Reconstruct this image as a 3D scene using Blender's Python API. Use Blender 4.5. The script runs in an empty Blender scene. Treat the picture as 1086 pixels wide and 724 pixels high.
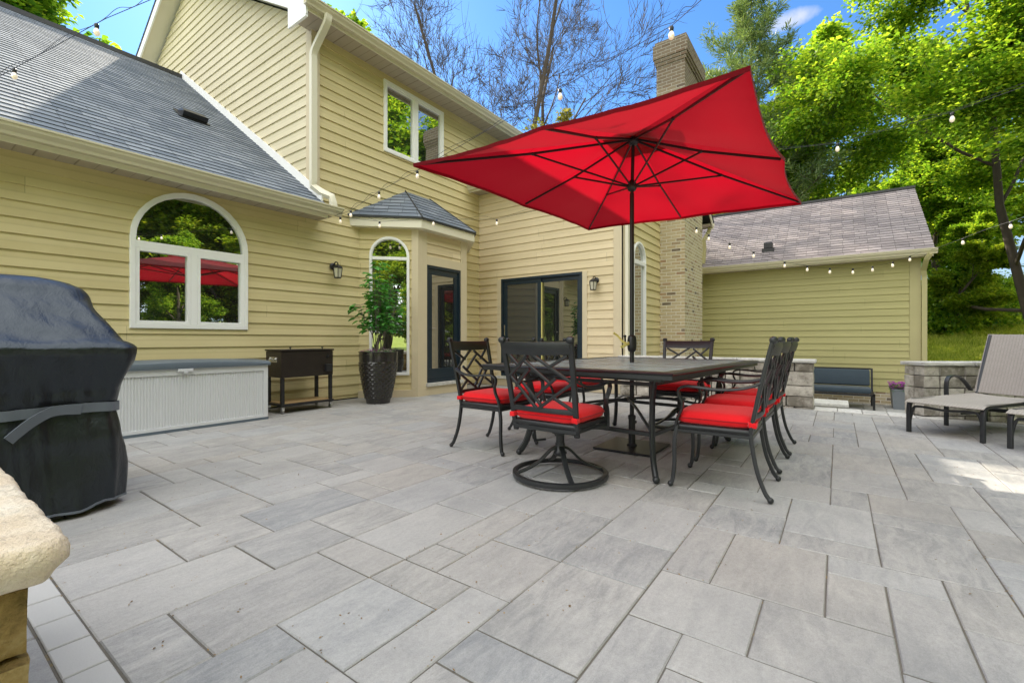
import bpy, math, random
import numpy as np
from mathutils import Vector, Matrix
PI = math.pi
rnd = random.Random(7)
scene = bpy.context.scene
col = scene.collection

# ------------------------------------------------------------------ camera, world, sun
cam_d = bpy.data.cameras.new('camera'); cam = bpy.data.objects.new('camera', cam_d); col.objects.link(cam)
CAMH = 0.97
cam.location = (0, 0, CAMH)
Fv = Vector((.813, .582, 0)).normalized()
cam.rotation_euler = (PI/2, 0, math.atan2(Fv.y, Fv.x) - PI/2)
cam_d.sensor_width = 36; cam_d.lens = 16.0
cam_d.shift_y = -2/1086
cam_d.clip_start = .05; cam_d.clip_end = 2000
scene.camera = cam
scene.view_settings.view_transform = 'Standard'
scene.view_settings.look = 'None'
scene.view_settings.exposure = 0
scene.render.engine = 'CYCLES'
scene.cycles.max_bounces = 7
scene.cycles.transparent_max_bounces = 6
scene.cycles.use_denoising = True

SUN = Vector((.53, 1.15, 1.0)).normalized()          # direction towards the sun
el = math.asin(SUN.z); az = math.atan2(SUN.x, SUN.y)
sd = bpy.data.lights.new('sun', 'SUN'); sd.energy = 12.0; sd.angle = math.radians(.53); sd.color = (1, .90, .74)
so = bpy.data.objects.new('sun', sd); col.objects.link(so)
so.rotation_euler = SUN.to_track_quat('Z', 'Y').to_euler()
so.location = (0, 0, 30)

w = bpy.data.worlds.new('World'); scene.world = w; w.use_nodes = True
nt = w.node_tree; nt.nodes.clear()
def nd(nt, t, **kw):
    n = nt.nodes.new(t)
    for k, v in kw.items():
        if k == 'inp':
            for a, b in v.items(): n.inputs[a].default_value = b
        else: setattr(n, k, v)
    return n
sky = nd(nt, 'ShaderNodeTexSky', sky_type='NISHITA', sun_disc=False, sun_elevation=el, sun_rotation=az,
         altitude=200, air_density=1.0, dust_density=.3, ozone_density=2.2)
bg = nd(nt, 'ShaderNodeBackground'); bg.inputs[1].default_value = .15
# one small wispy cloud, painted on the sky by direction
def cloud_mask(nt, direction, e1, e2, a, b, sc):
    tc = nd(nt, 'ShaderNodeTexCoord')
    nrm = nd(nt, 'ShaderNodeVectorMath', operation='NORMALIZE'); nt.links.new(tc.outputs['Generated'], nrm.inputs[0])
    def dot(v):
        n = nd(nt, 'ShaderNodeVectorMath', operation='DOT_PRODUCT'); nt.links.new(nrm.outputs[0], n.inputs[0]); n.inputs[1].default_value = v; return n.outputs['Value']
    def mth(op, x, y=None, z=None):
        n = nd(nt, 'ShaderNodeMath', operation=op)
        for i, q in enumerate((x, y, z)):
            if q is None: continue
            if isinstance(q, (int, float)): n.inputs[i].default_value = q
            else: nt.links.new(q, n.inputs[i])
        return n.outputs[0]
    p = mth('DIVIDE', dot(e1), a); q = mth('DIVIDE', dot(e2), b)
    r2 = mth('ADD', mth('MULTIPLY', p, p), mth('MULTIPLY', q, q))
    ns = nd(nt, 'ShaderNodeTexNoise', inp={'Scale': sc, 'Detail': 6.0, 'Roughness': .62}); nt.links.new(nrm.outputs[0], ns.inputs['Vector'])
    m = mth('ADD', mth('SUBTRACT', .75, r2), mth('MULTIPLY', mth('SUBTRACT', ns.outputs['Fac'], .5), 2.6))
    n = nd(nt, 'ShaderNodeMath', operation='MULTIPLY', use_clamp=True); nt.links.new(m, n.inputs[0]); n.inputs[1].default_value = .8
    front = mth('GREATER_THAN', dot(direction), .8)
    return mth('MULTIPLY', n.outputs[0], front)
Rv = Vector((Fv.y, -Fv.x, 0))
d0 = (Fv + Rv*((852-543)/482) + Vector((0, 0, 1))*((360-17)/482)).normalized()
d1 = (Fv + Rv*((822-543)/482) + Vector((0, 0, 1))*((360-27)/482)).normalized()
e1 = (d0-d1).normalized(); e2 = d0.cross(e1).normalized()
mask = cloud_mask(nt, d0, e1, e2, .055, .015, 16.0)
mx = nd(nt, 'ShaderNodeMix', data_type='RGBA'); mx.inputs['B'].default_value = (6.2, 6.4, 6.8, 1)
hs = nd(nt, 'ShaderNodeMix', data_type='RGBA', blend_type='MULTIPLY'); hs.inputs['Factor'].default_value = 1; hs.inputs['B'].default_value = (.74, 1.22, 1.66, 1)
nt.links.new(sky.outputs[0], hs.inputs['A'])
# pale haze low over the horizon
tc3 = nd(nt, 'ShaderNodeTexCoord'); sp3 = nd(nt, 'ShaderNodeSeparateXYZ'); nt.links.new(tc3.outputs['Generated'], sp3.inputs[0])
hz = nd(nt, 'ShaderNodeMapRange', interpolation_type='SMOOTHSTEP', inp={'From Min': -.02, 'From Max': .42, 'To Min': .85, 'To Max': 0}); nt.links.new(sp3.outputs[2], hz.inputs['Value'])
hzm = nd(nt, 'ShaderNodeMix', data_type='RGBA'); hzm.inputs['B'].default_value = (4.3, 5.2, 6.0, 1)
nt.links.new(hs.outputs['Result'], hzm.inputs['A']); nt.links.new(hz.outputs[0], hzm.inputs['Factor'])
# unseen bright fill added to the sky overhead and behind the viewer
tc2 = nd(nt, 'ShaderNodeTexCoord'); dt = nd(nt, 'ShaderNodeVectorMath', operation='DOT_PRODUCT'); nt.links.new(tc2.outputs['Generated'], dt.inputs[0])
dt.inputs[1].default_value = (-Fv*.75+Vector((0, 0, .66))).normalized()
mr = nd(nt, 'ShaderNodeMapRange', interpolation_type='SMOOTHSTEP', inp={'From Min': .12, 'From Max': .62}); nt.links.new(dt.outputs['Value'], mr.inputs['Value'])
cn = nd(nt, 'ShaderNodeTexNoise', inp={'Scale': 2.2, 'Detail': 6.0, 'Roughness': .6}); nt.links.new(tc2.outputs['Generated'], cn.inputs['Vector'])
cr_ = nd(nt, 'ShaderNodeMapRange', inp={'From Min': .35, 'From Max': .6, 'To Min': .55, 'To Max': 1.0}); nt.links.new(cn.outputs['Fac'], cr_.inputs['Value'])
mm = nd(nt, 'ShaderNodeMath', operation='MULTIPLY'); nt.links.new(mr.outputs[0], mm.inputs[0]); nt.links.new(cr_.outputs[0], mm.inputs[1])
sky_fill = nd(nt, 'ShaderNodeMix', data_type='RGBA'); sky_fill.inputs['B'].default_value = (22.6, 22.4, 21.9, 1)
nt.links.new(hzm.outputs['Result'], sky_fill.inputs['A']); nt.links.new(mm.outputs[0], sky_fill.inputs['Factor'])
nt.links.new(sky_fill.outputs['Result'], mx.inputs['A']); nt.links.new(mask, mx.inputs['Factor'])
out = nd(nt, 'ShaderNodeOutputWorld')
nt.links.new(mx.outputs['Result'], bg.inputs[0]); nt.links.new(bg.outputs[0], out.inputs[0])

# ------------------------------------------------------------------ materials
MATS = {}
class NT:
    def __init__(s, name):
        s.m = bpy.data.materials.new(name); s.m.use_nodes = True; s.nt = s.m.node_tree; s.nt.nodes.clear()
        s.out = s.nt.nodes.new('ShaderNodeOutputMaterial')
    def n(s, t, ins=None, **kw):
        n = s.nt.nodes.new(t)
        for k, v in kw.items(): setattr(n, k, v)
        for k, v in (ins or {}).items(): s.set(n.inputs[k], v)
        return n
    def set(s, sock, v):
        if isinstance(v, bpy.types.NodeSocket): s.nt.links.new(v, sock)
        elif isinstance(v, bpy.types.Node): s.nt.links.new(v.outputs[0], sock)
        else: sock.default_value = v
    def math(s, op, a, b=0.0, clamp=False):
        return s.n('ShaderNodeMath', {0: a, 1: b}, operation=op, use_clamp=clamp).outputs[0]
    def mix(s, f, a, b, blend='MIX'):
        n = s.n('ShaderNodeMix', data_type='RGBA', blend_type=blend)
        s.set(n.inputs['Factor'], f); s.set(n.inputs['A'], c4(a)); s.set(n.inputs['B'], c4(b)); return n.outputs['Result']
    def ramp(s, f, stops):
        n = s.n('ShaderNodeValToRGB'); s.set(n.inputs[0], f)
        el = n.color_ramp.elements
        while len(el) < len(stops): el.new(.5)
        for e, (p, c) in zip(el, stops): e.position = p; e.color = c4(c)
        return n.outputs[0]
    def noise(s, vec, scale, detail=3.0, rough=.55, dist=0.0):
        n = s.n('ShaderNodeTexNoise', {'Scale': scale, 'Detail': detail, 'Roughness': rough, 'Distortion': dist})
        s.set(n.inputs['Vector'], vec); return n.outputs['Fac']
    def mapping(s, vec, scale=(1, 1, 1), loc=(0, 0, 0), rot=(0, 0, 0)):
        n = s.n('ShaderNodeMapping'); s.set(n.inputs['Vector'], vec)
        n.inputs['Scale'].default_value = scale; n.inputs['Location'].default_value = loc; n.inputs['Rotation'].default_value = rot
        return n.outputs[0]
    def pos(s): return s.n('ShaderNodeNewGeometry').outputs['Position']
    def island(s): return s.n('ShaderNodeNewGeometry').outputs['Random Per Island']
    def uv(s): return s.n('ShaderNodeUVMap', uv_map='UV').outputs[0]
    def obj(s): return s.n('ShaderNodeTexCoord').outputs['Object']
    def bump(s, h, strength=.3, dist=.01):
        return s.n('ShaderNodeBump', {'Height': h, 'Strength': strength, 'Distance': dist}).outputs[0]
    def bsdf(s, color, rough=.6, metal=0.0, normal=None, spec=.5, **kw):
        p = s.n('ShaderNodeBsdfPrincipled'); s.set(p.inputs['Base Color'], c4(color)); s.set(p.inputs['Roughness'], rough)
        s.set(p.inputs['Metallic'], metal); s.set(p.inputs['Specular IOR Level'], spec)
        if normal is not None: s.set(p.inputs['Normal'], normal)
        for k, v in kw.items(): s.set(p.inputs[k], v)
        return p.outputs[0]
    def done(s, sh): s.nt.links.new(sh, s.out.inputs[0]); return s.m
def c4(c):
    if isinstance(c, (tuple, list)) and len(c) == 3: return (*c, 1)
    return c

def mat_plain(name, c, rough=.5, metal=0., var=.12, scale=6., bump=0., spec=.5):
    t = NT(name); p = t.pos()
    n = t.noise(p, scale, 4)
    cc = t.mix(n, tuple(x*(1-var) for x in c), tuple(min(1, x*(1+var)) for x in c))
    nn = t.bump(t.noise(p, scale*9, 4), .5, bump) if bump else None
    return t.done(t.bsdf(cc, rough, metal, nn, spec))

def mat_siding(name, c1, c2, sat=1.0):
    t = NT(name); uv = t.uv()
    sx = t.n('ShaderNodeSeparateXYZ', {0: uv})
    row = t.math('FLOOR', t.math('DIVIDE', sx.outputs[1], .1605))
    off = t.n('ShaderNodeTexWhiteNoise', {'W': row}, noise_dimensions='1D').outputs['Value']
    seg = t.math('FLOOR', t.math('ADD', t.math('DIVIDE', sx.outputs[0], 4.3), t.math('MULTIPLY', off, 5)))
    cell = t.n('ShaderNodeCombineXYZ', {0: row, 1: seg})
    wn = t.n('ShaderNodeTexWhiteNoise', {'Vector': cell.outputs[0]}, noise_dimensions='2D').outputs['Value']
    grain = t.noise(t.mapping(uv, (1.2, 34, 1)), 2.2, 5, .65)
    blot = t.noise(uv, 1.3, 4, .6)
    big = t.noise(t.pos(), .55, 2)
    f = t.math('ADD', t.math('MULTIPLY', wn, .38), t.math('ADD', t.math('MULTIPLY', grain, .35), t.math('MULTIPLY', blot, .35)))
    c = t.mix(f, c1, c2)
    c = t.mix(t.math('MULTIPLY', t.ramp(blot, [(.52, (0, 0, 0)), (.75, (1, 1, 1))]), .28), c, tuple(x*1.12 for x in c2))
    sm = t.math('LESS_THAN', t.math('FRACT', t.math('ADD', t.math('DIVIDE', sx.outputs[0], 4.3), t.math('MULTIPLY', off, 5))), .0016)
    c = t.mix(t.math('MULTIPLY', sm, .4), c, tuple(x*.3 for x in c1))
    # small knots
    v = t.n('ShaderNodeTexVoronoi', {'Scale': 2.3, 'Randomness': 1.0}, feature='F1'); t.set(v.inputs['Vector'], t.mapping(uv, (1, 1.8, 1)))
    kn = t.ramp(v.outputs['Distance'], [(.0, (1, 1, 1)), (.022, (.6, .6, .6)), (.045, (0, 0, 0))])
    c = t.mix(t.math('MULTIPLY', kn, .45), c, tuple(x*.45 for x in c1))
    fr = t.math('FRACT', t.math('DIVIDE', sx.outputs[1], .1605))
    edge_dark = t.ramp(fr, [(0, (1, 1, 1)), (.1, (.25, .25, .25)), (.3, (0, 0, 0)), (.93, (0, 0, 0)), (1, (.9, .9, .9))])  # darker along both edges of each board row
    c = t.mix(t.math('MULTIPLY', edge_dark, .22), c, tuple(x*.5 for x in c1))
    nrm = t.bump(t.math('ADD', grain, t.math('MULTIPLY', blot, .5)), .35, .004)
    return t.done(t.bsdf(c, .62, 0, nrm, .25))

def mat_shingle(name, c1, c2):
    t = NT(name); uv = t.uv()
    b = t.n('ShaderNodeTexBrick', {'Scale': 1.0, 'Mortar Size': .004, 'Mortar Smooth': .1, 'Bias': -.1, 'Brick Width': .24, 'Row Height': .14, 'Color1': (0, 0, 0, 1), 'Color2': (1, 1, 1, 1), 'Mortar': (.0, .0, .0, 1)})
    b.offset = .37; b.offset_frequency = 1; b.squash = 1.3; b.squash_frequency = 3
    t.set(b.inputs['Vector'], uv)
    bw = t.n('ShaderNodeRGBToBW', {0: b.outputs['Color']}).outputs[0]
    g = t.noise(uv, 160, 2, .7); big = t.noise(uv, 1.1, 3)
    f = t.math('ADD', t.math('MULTIPLY', bw, .5), t.math('ADD', t.math('MULTIPLY', g, .45), t.math('MULTIPLY', t.math('SUBTRACT', big, .4), .5)))
    c = t.mix(f, c1, c2)
    c = t.mix(t.math('MULTIPLY', b.outputs['Fac'], .45), c, (.04, .04, .045))
    nrm = t.bump(t.math('SUBTRACT', t.math('MULTIPLY', g, .5), b.outputs['Fac']), .8, .006)
    return t.done(t.bsdf(c, .88, 0, nrm, .2))

def mat_brick(name):
    t = NT(name); uv = t.uv()
    b = t.n('ShaderNodeTexBrick', {'Scale': 1.0, 'Mortar Size': .009, 'Mortar Smooth': .3, 'Bias': 0, 'Brick Width': .2, 'Row Height': .071, 'Color1': (0, 0, 0, 1), 'Color2': (1, 1, 1, 1), 'Mortar': (.5, .5, .5, 1)})
    jit = t.noise(uv, 5, 3)
    t.set(b.inputs['Vector'], t.n('ShaderNodeVectorMath', {0: uv, 1: t.n('ShaderNodeVectorMath', {0: t.n('ShaderNodeTexNoise', {'Scale': 9.0}).outputs['Color'], 1: (.004, .004, 0)}, operation='MULTIPLY')}, operation='ADD').outputs[0])
    bw = t.n('ShaderNodeRGBToBW', {0: b.outputs['Color']}).outputs[0]
    c = t.ramp(bw, [(0, (.24, .15, .08)), (.15, (.44, .34, .19)), (.5, (.56, .46, .29)), (.85, (.50, .39, .22)), (.95, (.36, .20, .10)), (.985, (.08, .05, .04))])
    c = t.mix(t.math('MULTIPLY', jit, .5), c, (.55, .49, .35))
    sep = t.n('ShaderNodeSeparateXYZ', {0: t.pos()})
    top_dark = t.math('MULTIPLY', t.math('SUBTRACT', sep.outputs[2], 5.6), 1.1, True)  # brick and mortar grow darker towards the chimney top
    c = t.mix(t.math('MULTIPLY', top_dark, .8), c, (.10, .072, .052))
    c = t.mix(b.outputs['Fac'], c, t.mix(t.math('MULTIPLY', top_dark, .75), (.74, .70, .58), (.20, .17, .13)))
    h = t.math('SUBTRACT', t.math('MULTIPLY', t.noise(uv, 60, 3), .4), b.outputs['Fac'])
    return t.done(t.bsdf(c, .85, 0, t.bump(h, .9, .012), .2))

def mat_paver():
    t = NT('paver_concrete'); uv = t.uv(); r = t.island()
    off = t.n('ShaderNodeCombineXYZ', {0: t.math('MULTIPLY', r, 37.0), 1: t.math('MULTIPLY', r, 91.0)})
    v = t.n('ShaderNodeVectorMath', {0: uv, 1: off.outputs[0]}, operation='ADD').outputs[0]
    streak = t.noise(t.mapping(v, (2.6, 9, 1)), 1.7, 9, .74, .8)
    patch = t.noise(v, 2.1, 4, .6)
    f = t.math('ADD', t.math('MULTIPLY', streak, .75), t.math('MULTIPLY', patch, .4))
    c = t.ramp(f, [(.32, (.15, .158, .165)), (.48, (.255, .26, .26)), (.60, (.35, .348, .338)), (.78, (.48, .47, .445))])
    hue = t.math('FRACT', t.math('MULTIPLY', r, 17.3))
    c = t.mix(t.math('MULTIPLY', hue, .5), c, (.43, .39, .335))
    c = t.mix(t.math('MULTIPLY', t.math('GREATER_THAN', t.math('FRACT', t.math('MULTIPLY', r, 9.1)), .68), .38), c, (.44, .44, .43))
    c = t.mix(t.math('MULTIPLY', t.math('FRACT', t.math('MULTIPLY', r, 5.7)), .22), c, (.25, .265, .29))
    gr = t.noise(uv, 230, 2, .8)
    g2 = t.noise(uv, 55, 6, .85)
    c = t.mix(.75, c, t.mix(gr, (.18, .18, .18), (.80, .80, .80)), 'SOFT_LIGHT')
    c = t.mix(.8, c, t.mix(g2, (.12, .12, .12), (.86, .86, .86)), 'SOFT_LIGHT')
    st = t.noise(t.pos(), .9, 5, .7)
    c = t.mix(t.math('MULTIPLY', t.ramp(st, [(.50, (0, 0, 0)), (.68, (1, 1, 1))]), .38), c, (.17, .175, .18))
    sp = t.noise(t.mapping(t.pos(), (1, 2.4, 1)), 9, 4, .75)
    c = t.mix(t.math('MULTIPLY', t.ramp(sp, [(.69, (0, 0, 0)), (.76, (1, 1, 1))]), .4), c, (.20, .18, .15))
    nrm = t.bump(t.math('ADD', t.math('MULTIPLY', gr, .6), t.math('MULTIPLY', streak, .8)), .35, .004)
    rg = t.math('ADD', .58, t.math('MULTIPLY', patch, .2))
    return t.done(t.bsdf(c, rg, 0, nrm, .35))

def mat_leaf(name, ca, cb, cc, trans=.45, rough=.45):
    t = NT(name); r = t.island()
    n = t.noise(t.pos(), .8, 3)
    f = t.math('ADD', t.math('MULTIPLY', r, .55), t.math('MULTIPLY', n, .45))
    c = t.ramp(f, [(.2, ca), (.5, cb), (.8, cc)])
    d = t.bsdf(c, rough, 0, None, .35)
    tr = t.n('ShaderNodeBsdfTranslucent'); t.set(tr.inputs[0], t.mix(1.0, c, (1.25, 1.15, .5), 'MULTIPLY'))
    m = t.n('ShaderNodeMixShader'); m.inputs[0].default_value = trans
    t.set(m.inputs[1], d); t.set(m.inputs[2], tr.outputs[0])
    return t.done(m.outputs[0])

def mat_glass(name, tint=(.015, .018, .02), refl=.5):
    t = NT(name)
    lw = t.n('ShaderNodeLayerWeight', {'Blend': .35})
    wob = t.bump(t.noise(t.pos(), 1.6, 1), .05, .02)
    d = t.bsdf(tint, .2, 0, None, .3)
    g = t.n('ShaderNodeBsdfGlossy', {'Color': (.92, .95, .93, 1), 'Roughness': .008}); t.set(g.inputs['Normal'], wob)
    f = t.math('ADD', refl, t.math('MULTIPLY', lw.outputs['Fresnel'], .4), True)
    m = t.n('ShaderNodeMixShader'); t.set(m.inputs[0], f); t.set(m.inputs[1], d); t.set(m.inputs[2], g.outputs[0])
    return t.done(m.outputs[0])

def mat_fabric(name, c, trans=.0, tc=None, scale=350, rough=.85, var=.12):
    t = NT(name); p = t.obj()
    wv = t.noise(p, scale, 2, .6); big = t.noise(p, 3, 3)
    cc = t.mix(big, tuple(x*(1-var) for x in c), tuple(min(1, x*(1+var)) for x in c))
    nrm = t.bump(t.math('ADD', wv, t.math('MULTIPLY', big, 2)), .25, .003)
    d = t.bsdf(cc, rough, 0, nrm, .2, **{'Sheen Weight': .15})
    if not trans: return t.done(d)
    tr = t.n('ShaderNodeBsdfTranslucent'); t.set(tr.inputs[0], c4(tc or c))
    m = t.n('ShaderNodeMixShader'); m.inputs[0].default_value = trans
    t.set(m.inputs[1], d); t.set(m.inputs[2], tr.outputs[0]); return t.done(m.outputs[0])

def mat_stone(name, ca, cb, cc, scale=6.):
    t = NT(name); p = t.pos(); r = t.island()
    f = t.math('ADD', t.math('MULTIPLY', t.noise(p, scale, 6, .7), .9), t.math('MULTIPLY', t.math('SUBTRACT', r, .5), .3))
    c = t.ramp(f, [(.3, ca), (.48, cb), (.68, cc)])
    dk = t.noise(p, scale*2.7, 5, .75)
    c = t.mix(t.math('MULTIPLY', t.ramp(dk, [(.55, (0, 0, 0)), (.7, (1, 1, 1))]), .5), c, tuple(x*.35 for x in ca))
    h = t.math('ADD', t.noise(p, scale*3, 6, .75), t.math('MULTIPLY', t.noise(p, 90, 3), .3))
    return t.done(t.bsdf(c, .9, 0, t.bump(h, .9, .02), .2))

M = {}
M['siding'] = mat_siding('siding_tan', (.55, .46, .225), (.72, .62, .355))
M['siding_warm_bounce'] = mat_siding('siding_tan_warm_bounce', (.59, .485, .29), (.77, .65, .435))  # tan siding with pink light bounced off the umbrella put into its colour
M['siding_pale'] = mat_siding('siding_pale', (.56, .50, .33), (.74, .67, .48))
M['siding_green_bounce'] = mat_siding('siding_green_bounce', (.40, .37, .17), (.49, .455, .215))  # wing siding, yellow-green bounced light put into its colour
M['trim'] = mat_plain('trim_tan', (.62, .53, .36), .6, var=.07, scale=3, bump=.002)
M['trim_olive'] = mat_plain('trim_olive', (.44, .40, .20), .6, var=.07, scale=3, bump=.002)
M['white'] = mat_plain('white_vinyl', (.90, .90, .89), .35, var=.03)
M['fascia'] = mat_plain('fascia_cream', (.74, .70, .56), .45, var=.06, scale=2)
M['gutter'] = mat_plain('gutter_beige', (.62, .57, .42), .38, var=.08, scale=2)
def mat_soffit():
    t = NT('soffit_vinyl'); uv = t.uv(); s = t.n('ShaderNodeSeparateXYZ', {0: uv})
    fr = t.math('FRACT', t.math('DIVIDE', s.outputs[0], .30))
    ln = t.ramp(fr, [(0, (1, 1, 1)), (.05, (0, 0, 0)), (.5, (0, 0, 0)), (.53, (.6, .6, .6)), (.56, (0, 0, 0)), (.97, (0, 0, 0)), (1, (1, 1, 1))])
    c = t.mix(ln, (.46, .40, .32), (.22, .18, .13))
    return t.done(t.bsdf(c, .5, 0, t.bump(ln, .6, -.01), .3))
M['soffit'] = mat_soffit()
M['shingle'] = mat_shingle('shingle_grey', (.085, .11, .145), (.32, .35, .39))
M['shingle_brown'] = mat_shingle('shingle_brown', (.15, .13, .135), (.36, .32, .32))
M['dark_edge'] = mat_plain('drip_edge', (.03, .032, .035), .5)
M['brick'] = mat_brick('brick_buff')
M['paver'] = mat_paver()
def mat_border():
    t = NT('paver_border'); r = t.island(); p = t.pos()
    c = t.mix(r, (.42, .42, .405), (.52, .515, .49)); g = t.noise(p, 200, 2, .8)
    c = t.mix(.4, c, t.mix(g, (.35, .35, .35), (.7, .7, .7)), 'SOFT_LIGHT')
    c = t.mix(t.math('MULTIPLY', t.noise(p, 7, 4), .3), c, (.42, .42, .42))
    return t.done(t.bsdf(c, .75, 0, t.bump(g, .3, .003), .3))
M['border'] = mat_border()
def mat_joint():
    t = NT('joint_sand'); p = t.pos()
    c = t.mix(t.noise(p, 3, 4), (.11, .105, .098), (.20, .18, .145))
    c = t.mix(t.math('MULTIPLY', t.ramp(t.noise(p, 14, 3), [(.6, (0, 0, 0)), (.66, (1, 1, 1))]), .6), c, (.26, .19, .08))
    return t.done(t.bsdf(c, .95, 0, t.bump(t.noise(p, 300, 2), .8, .006), .1))
M['joint'] = mat_joint()
M['navy'] = mat_plain('door_navy', (.008, .021, .034), .35, var=.15)
M['glass'] = mat_glass('window_glass', (.02, .022, .018), .55)
M['glass_door'] = mat_glass('door_glass', (.012, .012, .012), .26)
M['screen'] = mat_glass('screen_mesh', (.035, .04, .045), .12)
M['glass_slide'] = mat_glass('slide_glass', (.012, .013, .012), .32)
M['metal'] = mat_plain('cast_aluminium', (.022, .024, .026), .34, .1, var=.25, scale=14, bump=.002)
M['metal_top'] = mat_plain('cast_table_top', (.34, .40, .41), .24, .0, var=.25, scale=10, bump=.002)
M['black'] = mat_plain('black_paint', (.02, .02, .022), .4, .2, var=.2)
M['chrome'] = mat_plain('chrome', (.5, .5, .5), .25, .9)
M['red'] = mat_fabric('red_cushion', (.78, .012, .018))
M['red_dark'] = mat_fabric('red_piping', (.42, .006, .012))
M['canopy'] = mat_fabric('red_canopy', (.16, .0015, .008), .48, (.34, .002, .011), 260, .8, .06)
M['ribbon'] = mat_fabric('yellow_ribbon', (.7, .62, .2))
def mat_cover():
    t = NT('grill_cover_vinyl'); p = t.obj()
    n1 = t.noise(p, 2.3, 3, .5, .8); n2 = t.noise(t.mapping(p, (1, 1, .45)), 7, 4, .6, .6)
    c = t.mix(n1, (.005, .005, .006), (.014, .014, .016))
    h = t.math('ADD', t.math('MULTIPLY', n1, 1.0), t.math('MULTIPLY', n2, .45))
    h = t.math('ADD', h, t.math('MULTIPLY', t.noise(t.mapping(p, (1, 1, .5)), 15, 5, .65, 1.2), .3))
    return t.done(t.bsdf(c, .33, 0, t.bump(h, .45, .035), .6, **{'Specular Tint': (.72, .86, 1, 1), 'IOR': 1.55}))  # specular tint paints the blue of a sky reflection onto the vinyl
M['cover'] = mat_cover()
M['strap'] = mat_fabric('cover_strap', (.13, .15, .18), rough=.5)
M['box_grey'] = mat_plain('deck_box_grey', (.62, .635, .65), .5, var=.04, scale=3)
M['box_lid'] = mat_plain('deck_box_lid', (.10, .13, .16), .45, var=.1)
M['cooler'] = mat_plain('cooler_bronze', (.034, .027, .022), .42, .5, var=.3, scale=9, bump=.001)
M['wood'] = mat_plain('shelf_wood', (.42, .28, .13), .6, var=.2, scale=8)
def mat_planter():
    t = NT('planter_glaze'); p = t.obj()
    n = t.noise(p, 14, 4)
    s3 = t.n('ShaderNodeSeparateXYZ', {0: p}); rr = t.math('SQRT', t.math('ADD', t.math('MULTIPLY', s3.outputs[0], s3.outputs[0]), t.math('MULTIPLY', s3.outputs[1], s3.outputs[1])))
    c = t.mix(t.math('MULTIPLY', n, .8), (.012, .013, .016), (.040, .034, .024))
    return t.done(t.bsdf(c, .16, .1, t.bump(n, .3, .003), .7))
M['planter'] = mat_planter()
M['planter_grey'] = mat_plain('planter_grey', (.16, .18, .20), .5)
M['soil'] = mat_plain('soil', (.04, .028, .018), .95)
def mat_sling(c, s):
    t = NT('sling_mesh' + str(s)); p = t.obj()
    wv = t.n('ShaderNodeTexChecker', {'Scale': 170.0, 'Color1': (1, 1, 1, 1), 'Color2': (.55, .55, .55, 1)}); t.set(wv.inputs['Vector'], p)
    n = t.noise(t.mapping(p, (30, 260, 30)), 1, 2, .6)
    c2 = t.mix(t.noise(p, 5, 3), tuple(x*.9 for x in c), tuple(x*1.1 for x in c))
    c2 = t.mix(.45, c2, wv.outputs[0], 'MULTIPLY'); c2 = t.mix(.8, c2, t.mix(t.noise(t.mapping(p, (1, .35, 1)), 150, 3, .8), (.2, .2, .2), (.8, .8, .8)), 'SOFT_LIGHT'); c2 = t.mix(t.math('MULTIPLY', t.math('LESS_THAN', t.math('FRACT', t.math('MULTIPLY', t.n('ShaderNodeSeparateXYZ', {0: p}).outputs[1], 38.0)), .3), .22), c2, (.12, .11, .10)); c2 = t.mix(t.math('MULTIPLY', n, .4), c2, (.07, .06, .055))
    return t.done(t.bsdf(c2, .7, 0, t.bump(wv.outputs[1], .2, .002), .25))
M['sling'] = mat_sling((.50, .46, .41), 1)
M['sling_back'] = mat_sling((.40, .36, .33), 2)
M['cushion_slate'] = mat_fabric('slate_cushion', (.05, .07, .09))
M['wallstone'] = mat_stone('wall_block', (.22, .20, .165), (.46, .43, .375), (.68, .64, .56), 7)
M['capstone'] = mat_stone('cap_stone', (.50, .49, .46), (.62, .61, .57), (.70, .69, .65), 9)
M['sandstone'] = mat_stone('sandstone_cap', (.58, .46, .32), (.72, .60, .44), (.82, .74, .60), 5)
M['fieldstone'] = mat_stone('field_stone', (.12, .085, .03), (.36, .25, .09), (.56, .44, .22), 8)
M['leaf_maple'] = mat_leaf('leaf_maple', (.06, .17, .02), (.22, .40, .04), (.46, .58, .07), .6)
M['leaf_forest'] = mat_leaf('leaf_forest', (.11, .22, .02), (.25, .38, .035), (.46, .52, .06), .58)
M['leaf_pine'] = mat_leaf('needle_pine', (.09, .15, .08), (.16, .25, .12), (.27, .34, .15), .3)
M['leaf_young'] = mat_leaf('leaf_young', (.12, .15, .03), (.25, .26, .07), (.42, .40, .16), .4)
M['leaf_shrub'] = mat_leaf('leaf_shrub', (.045, .20, .04), (.09, .33, .07), (.17, .45, .09), .35, .35)
M['bark'] = mat_plain('bark', (.075, .058, .045), .9, var=.35, scale=5, bump=.02)
M['bark_pale'] = mat_plain('bark_pale', (.17, .15, .125), .9, var=.3, scale=5, bump=.02)
M['petal_purple'] = mat_leaf('petal_purple', (.35, .03, .50), (.55, .07, .70), (.70, .2, .85), .3)
M['petal_white'] = mat_leaf('petal_white', (.30, .25, .55), (.7, .7, .75), (.8, .8, .78), .3)
def mat_lawn():
    t = NT('lawn'); p = t.pos()
    n = t.noise(p, .35, 5, .65); g = t.noise(p, 14, 4, .7)
    c = t.ramp(t.math('ADD', t.math('MULTIPLY', n, .6), t.math('MULTIPLY', g, .4)), [(.3, (.09, .13, .03)), (.5, (.22, .28, .05)), (.65, (.38, .40, .10))])
    return t.done(t.bsdf(c, .95, 0, t.bump(g, .8, .06), .1))
M['lawn'] = mat_lawn()
M['husk'] = mat_leaf('husk', (.10, .06, .02), (.22, .13, .04), (.34, .22, .08), .1)
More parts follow.
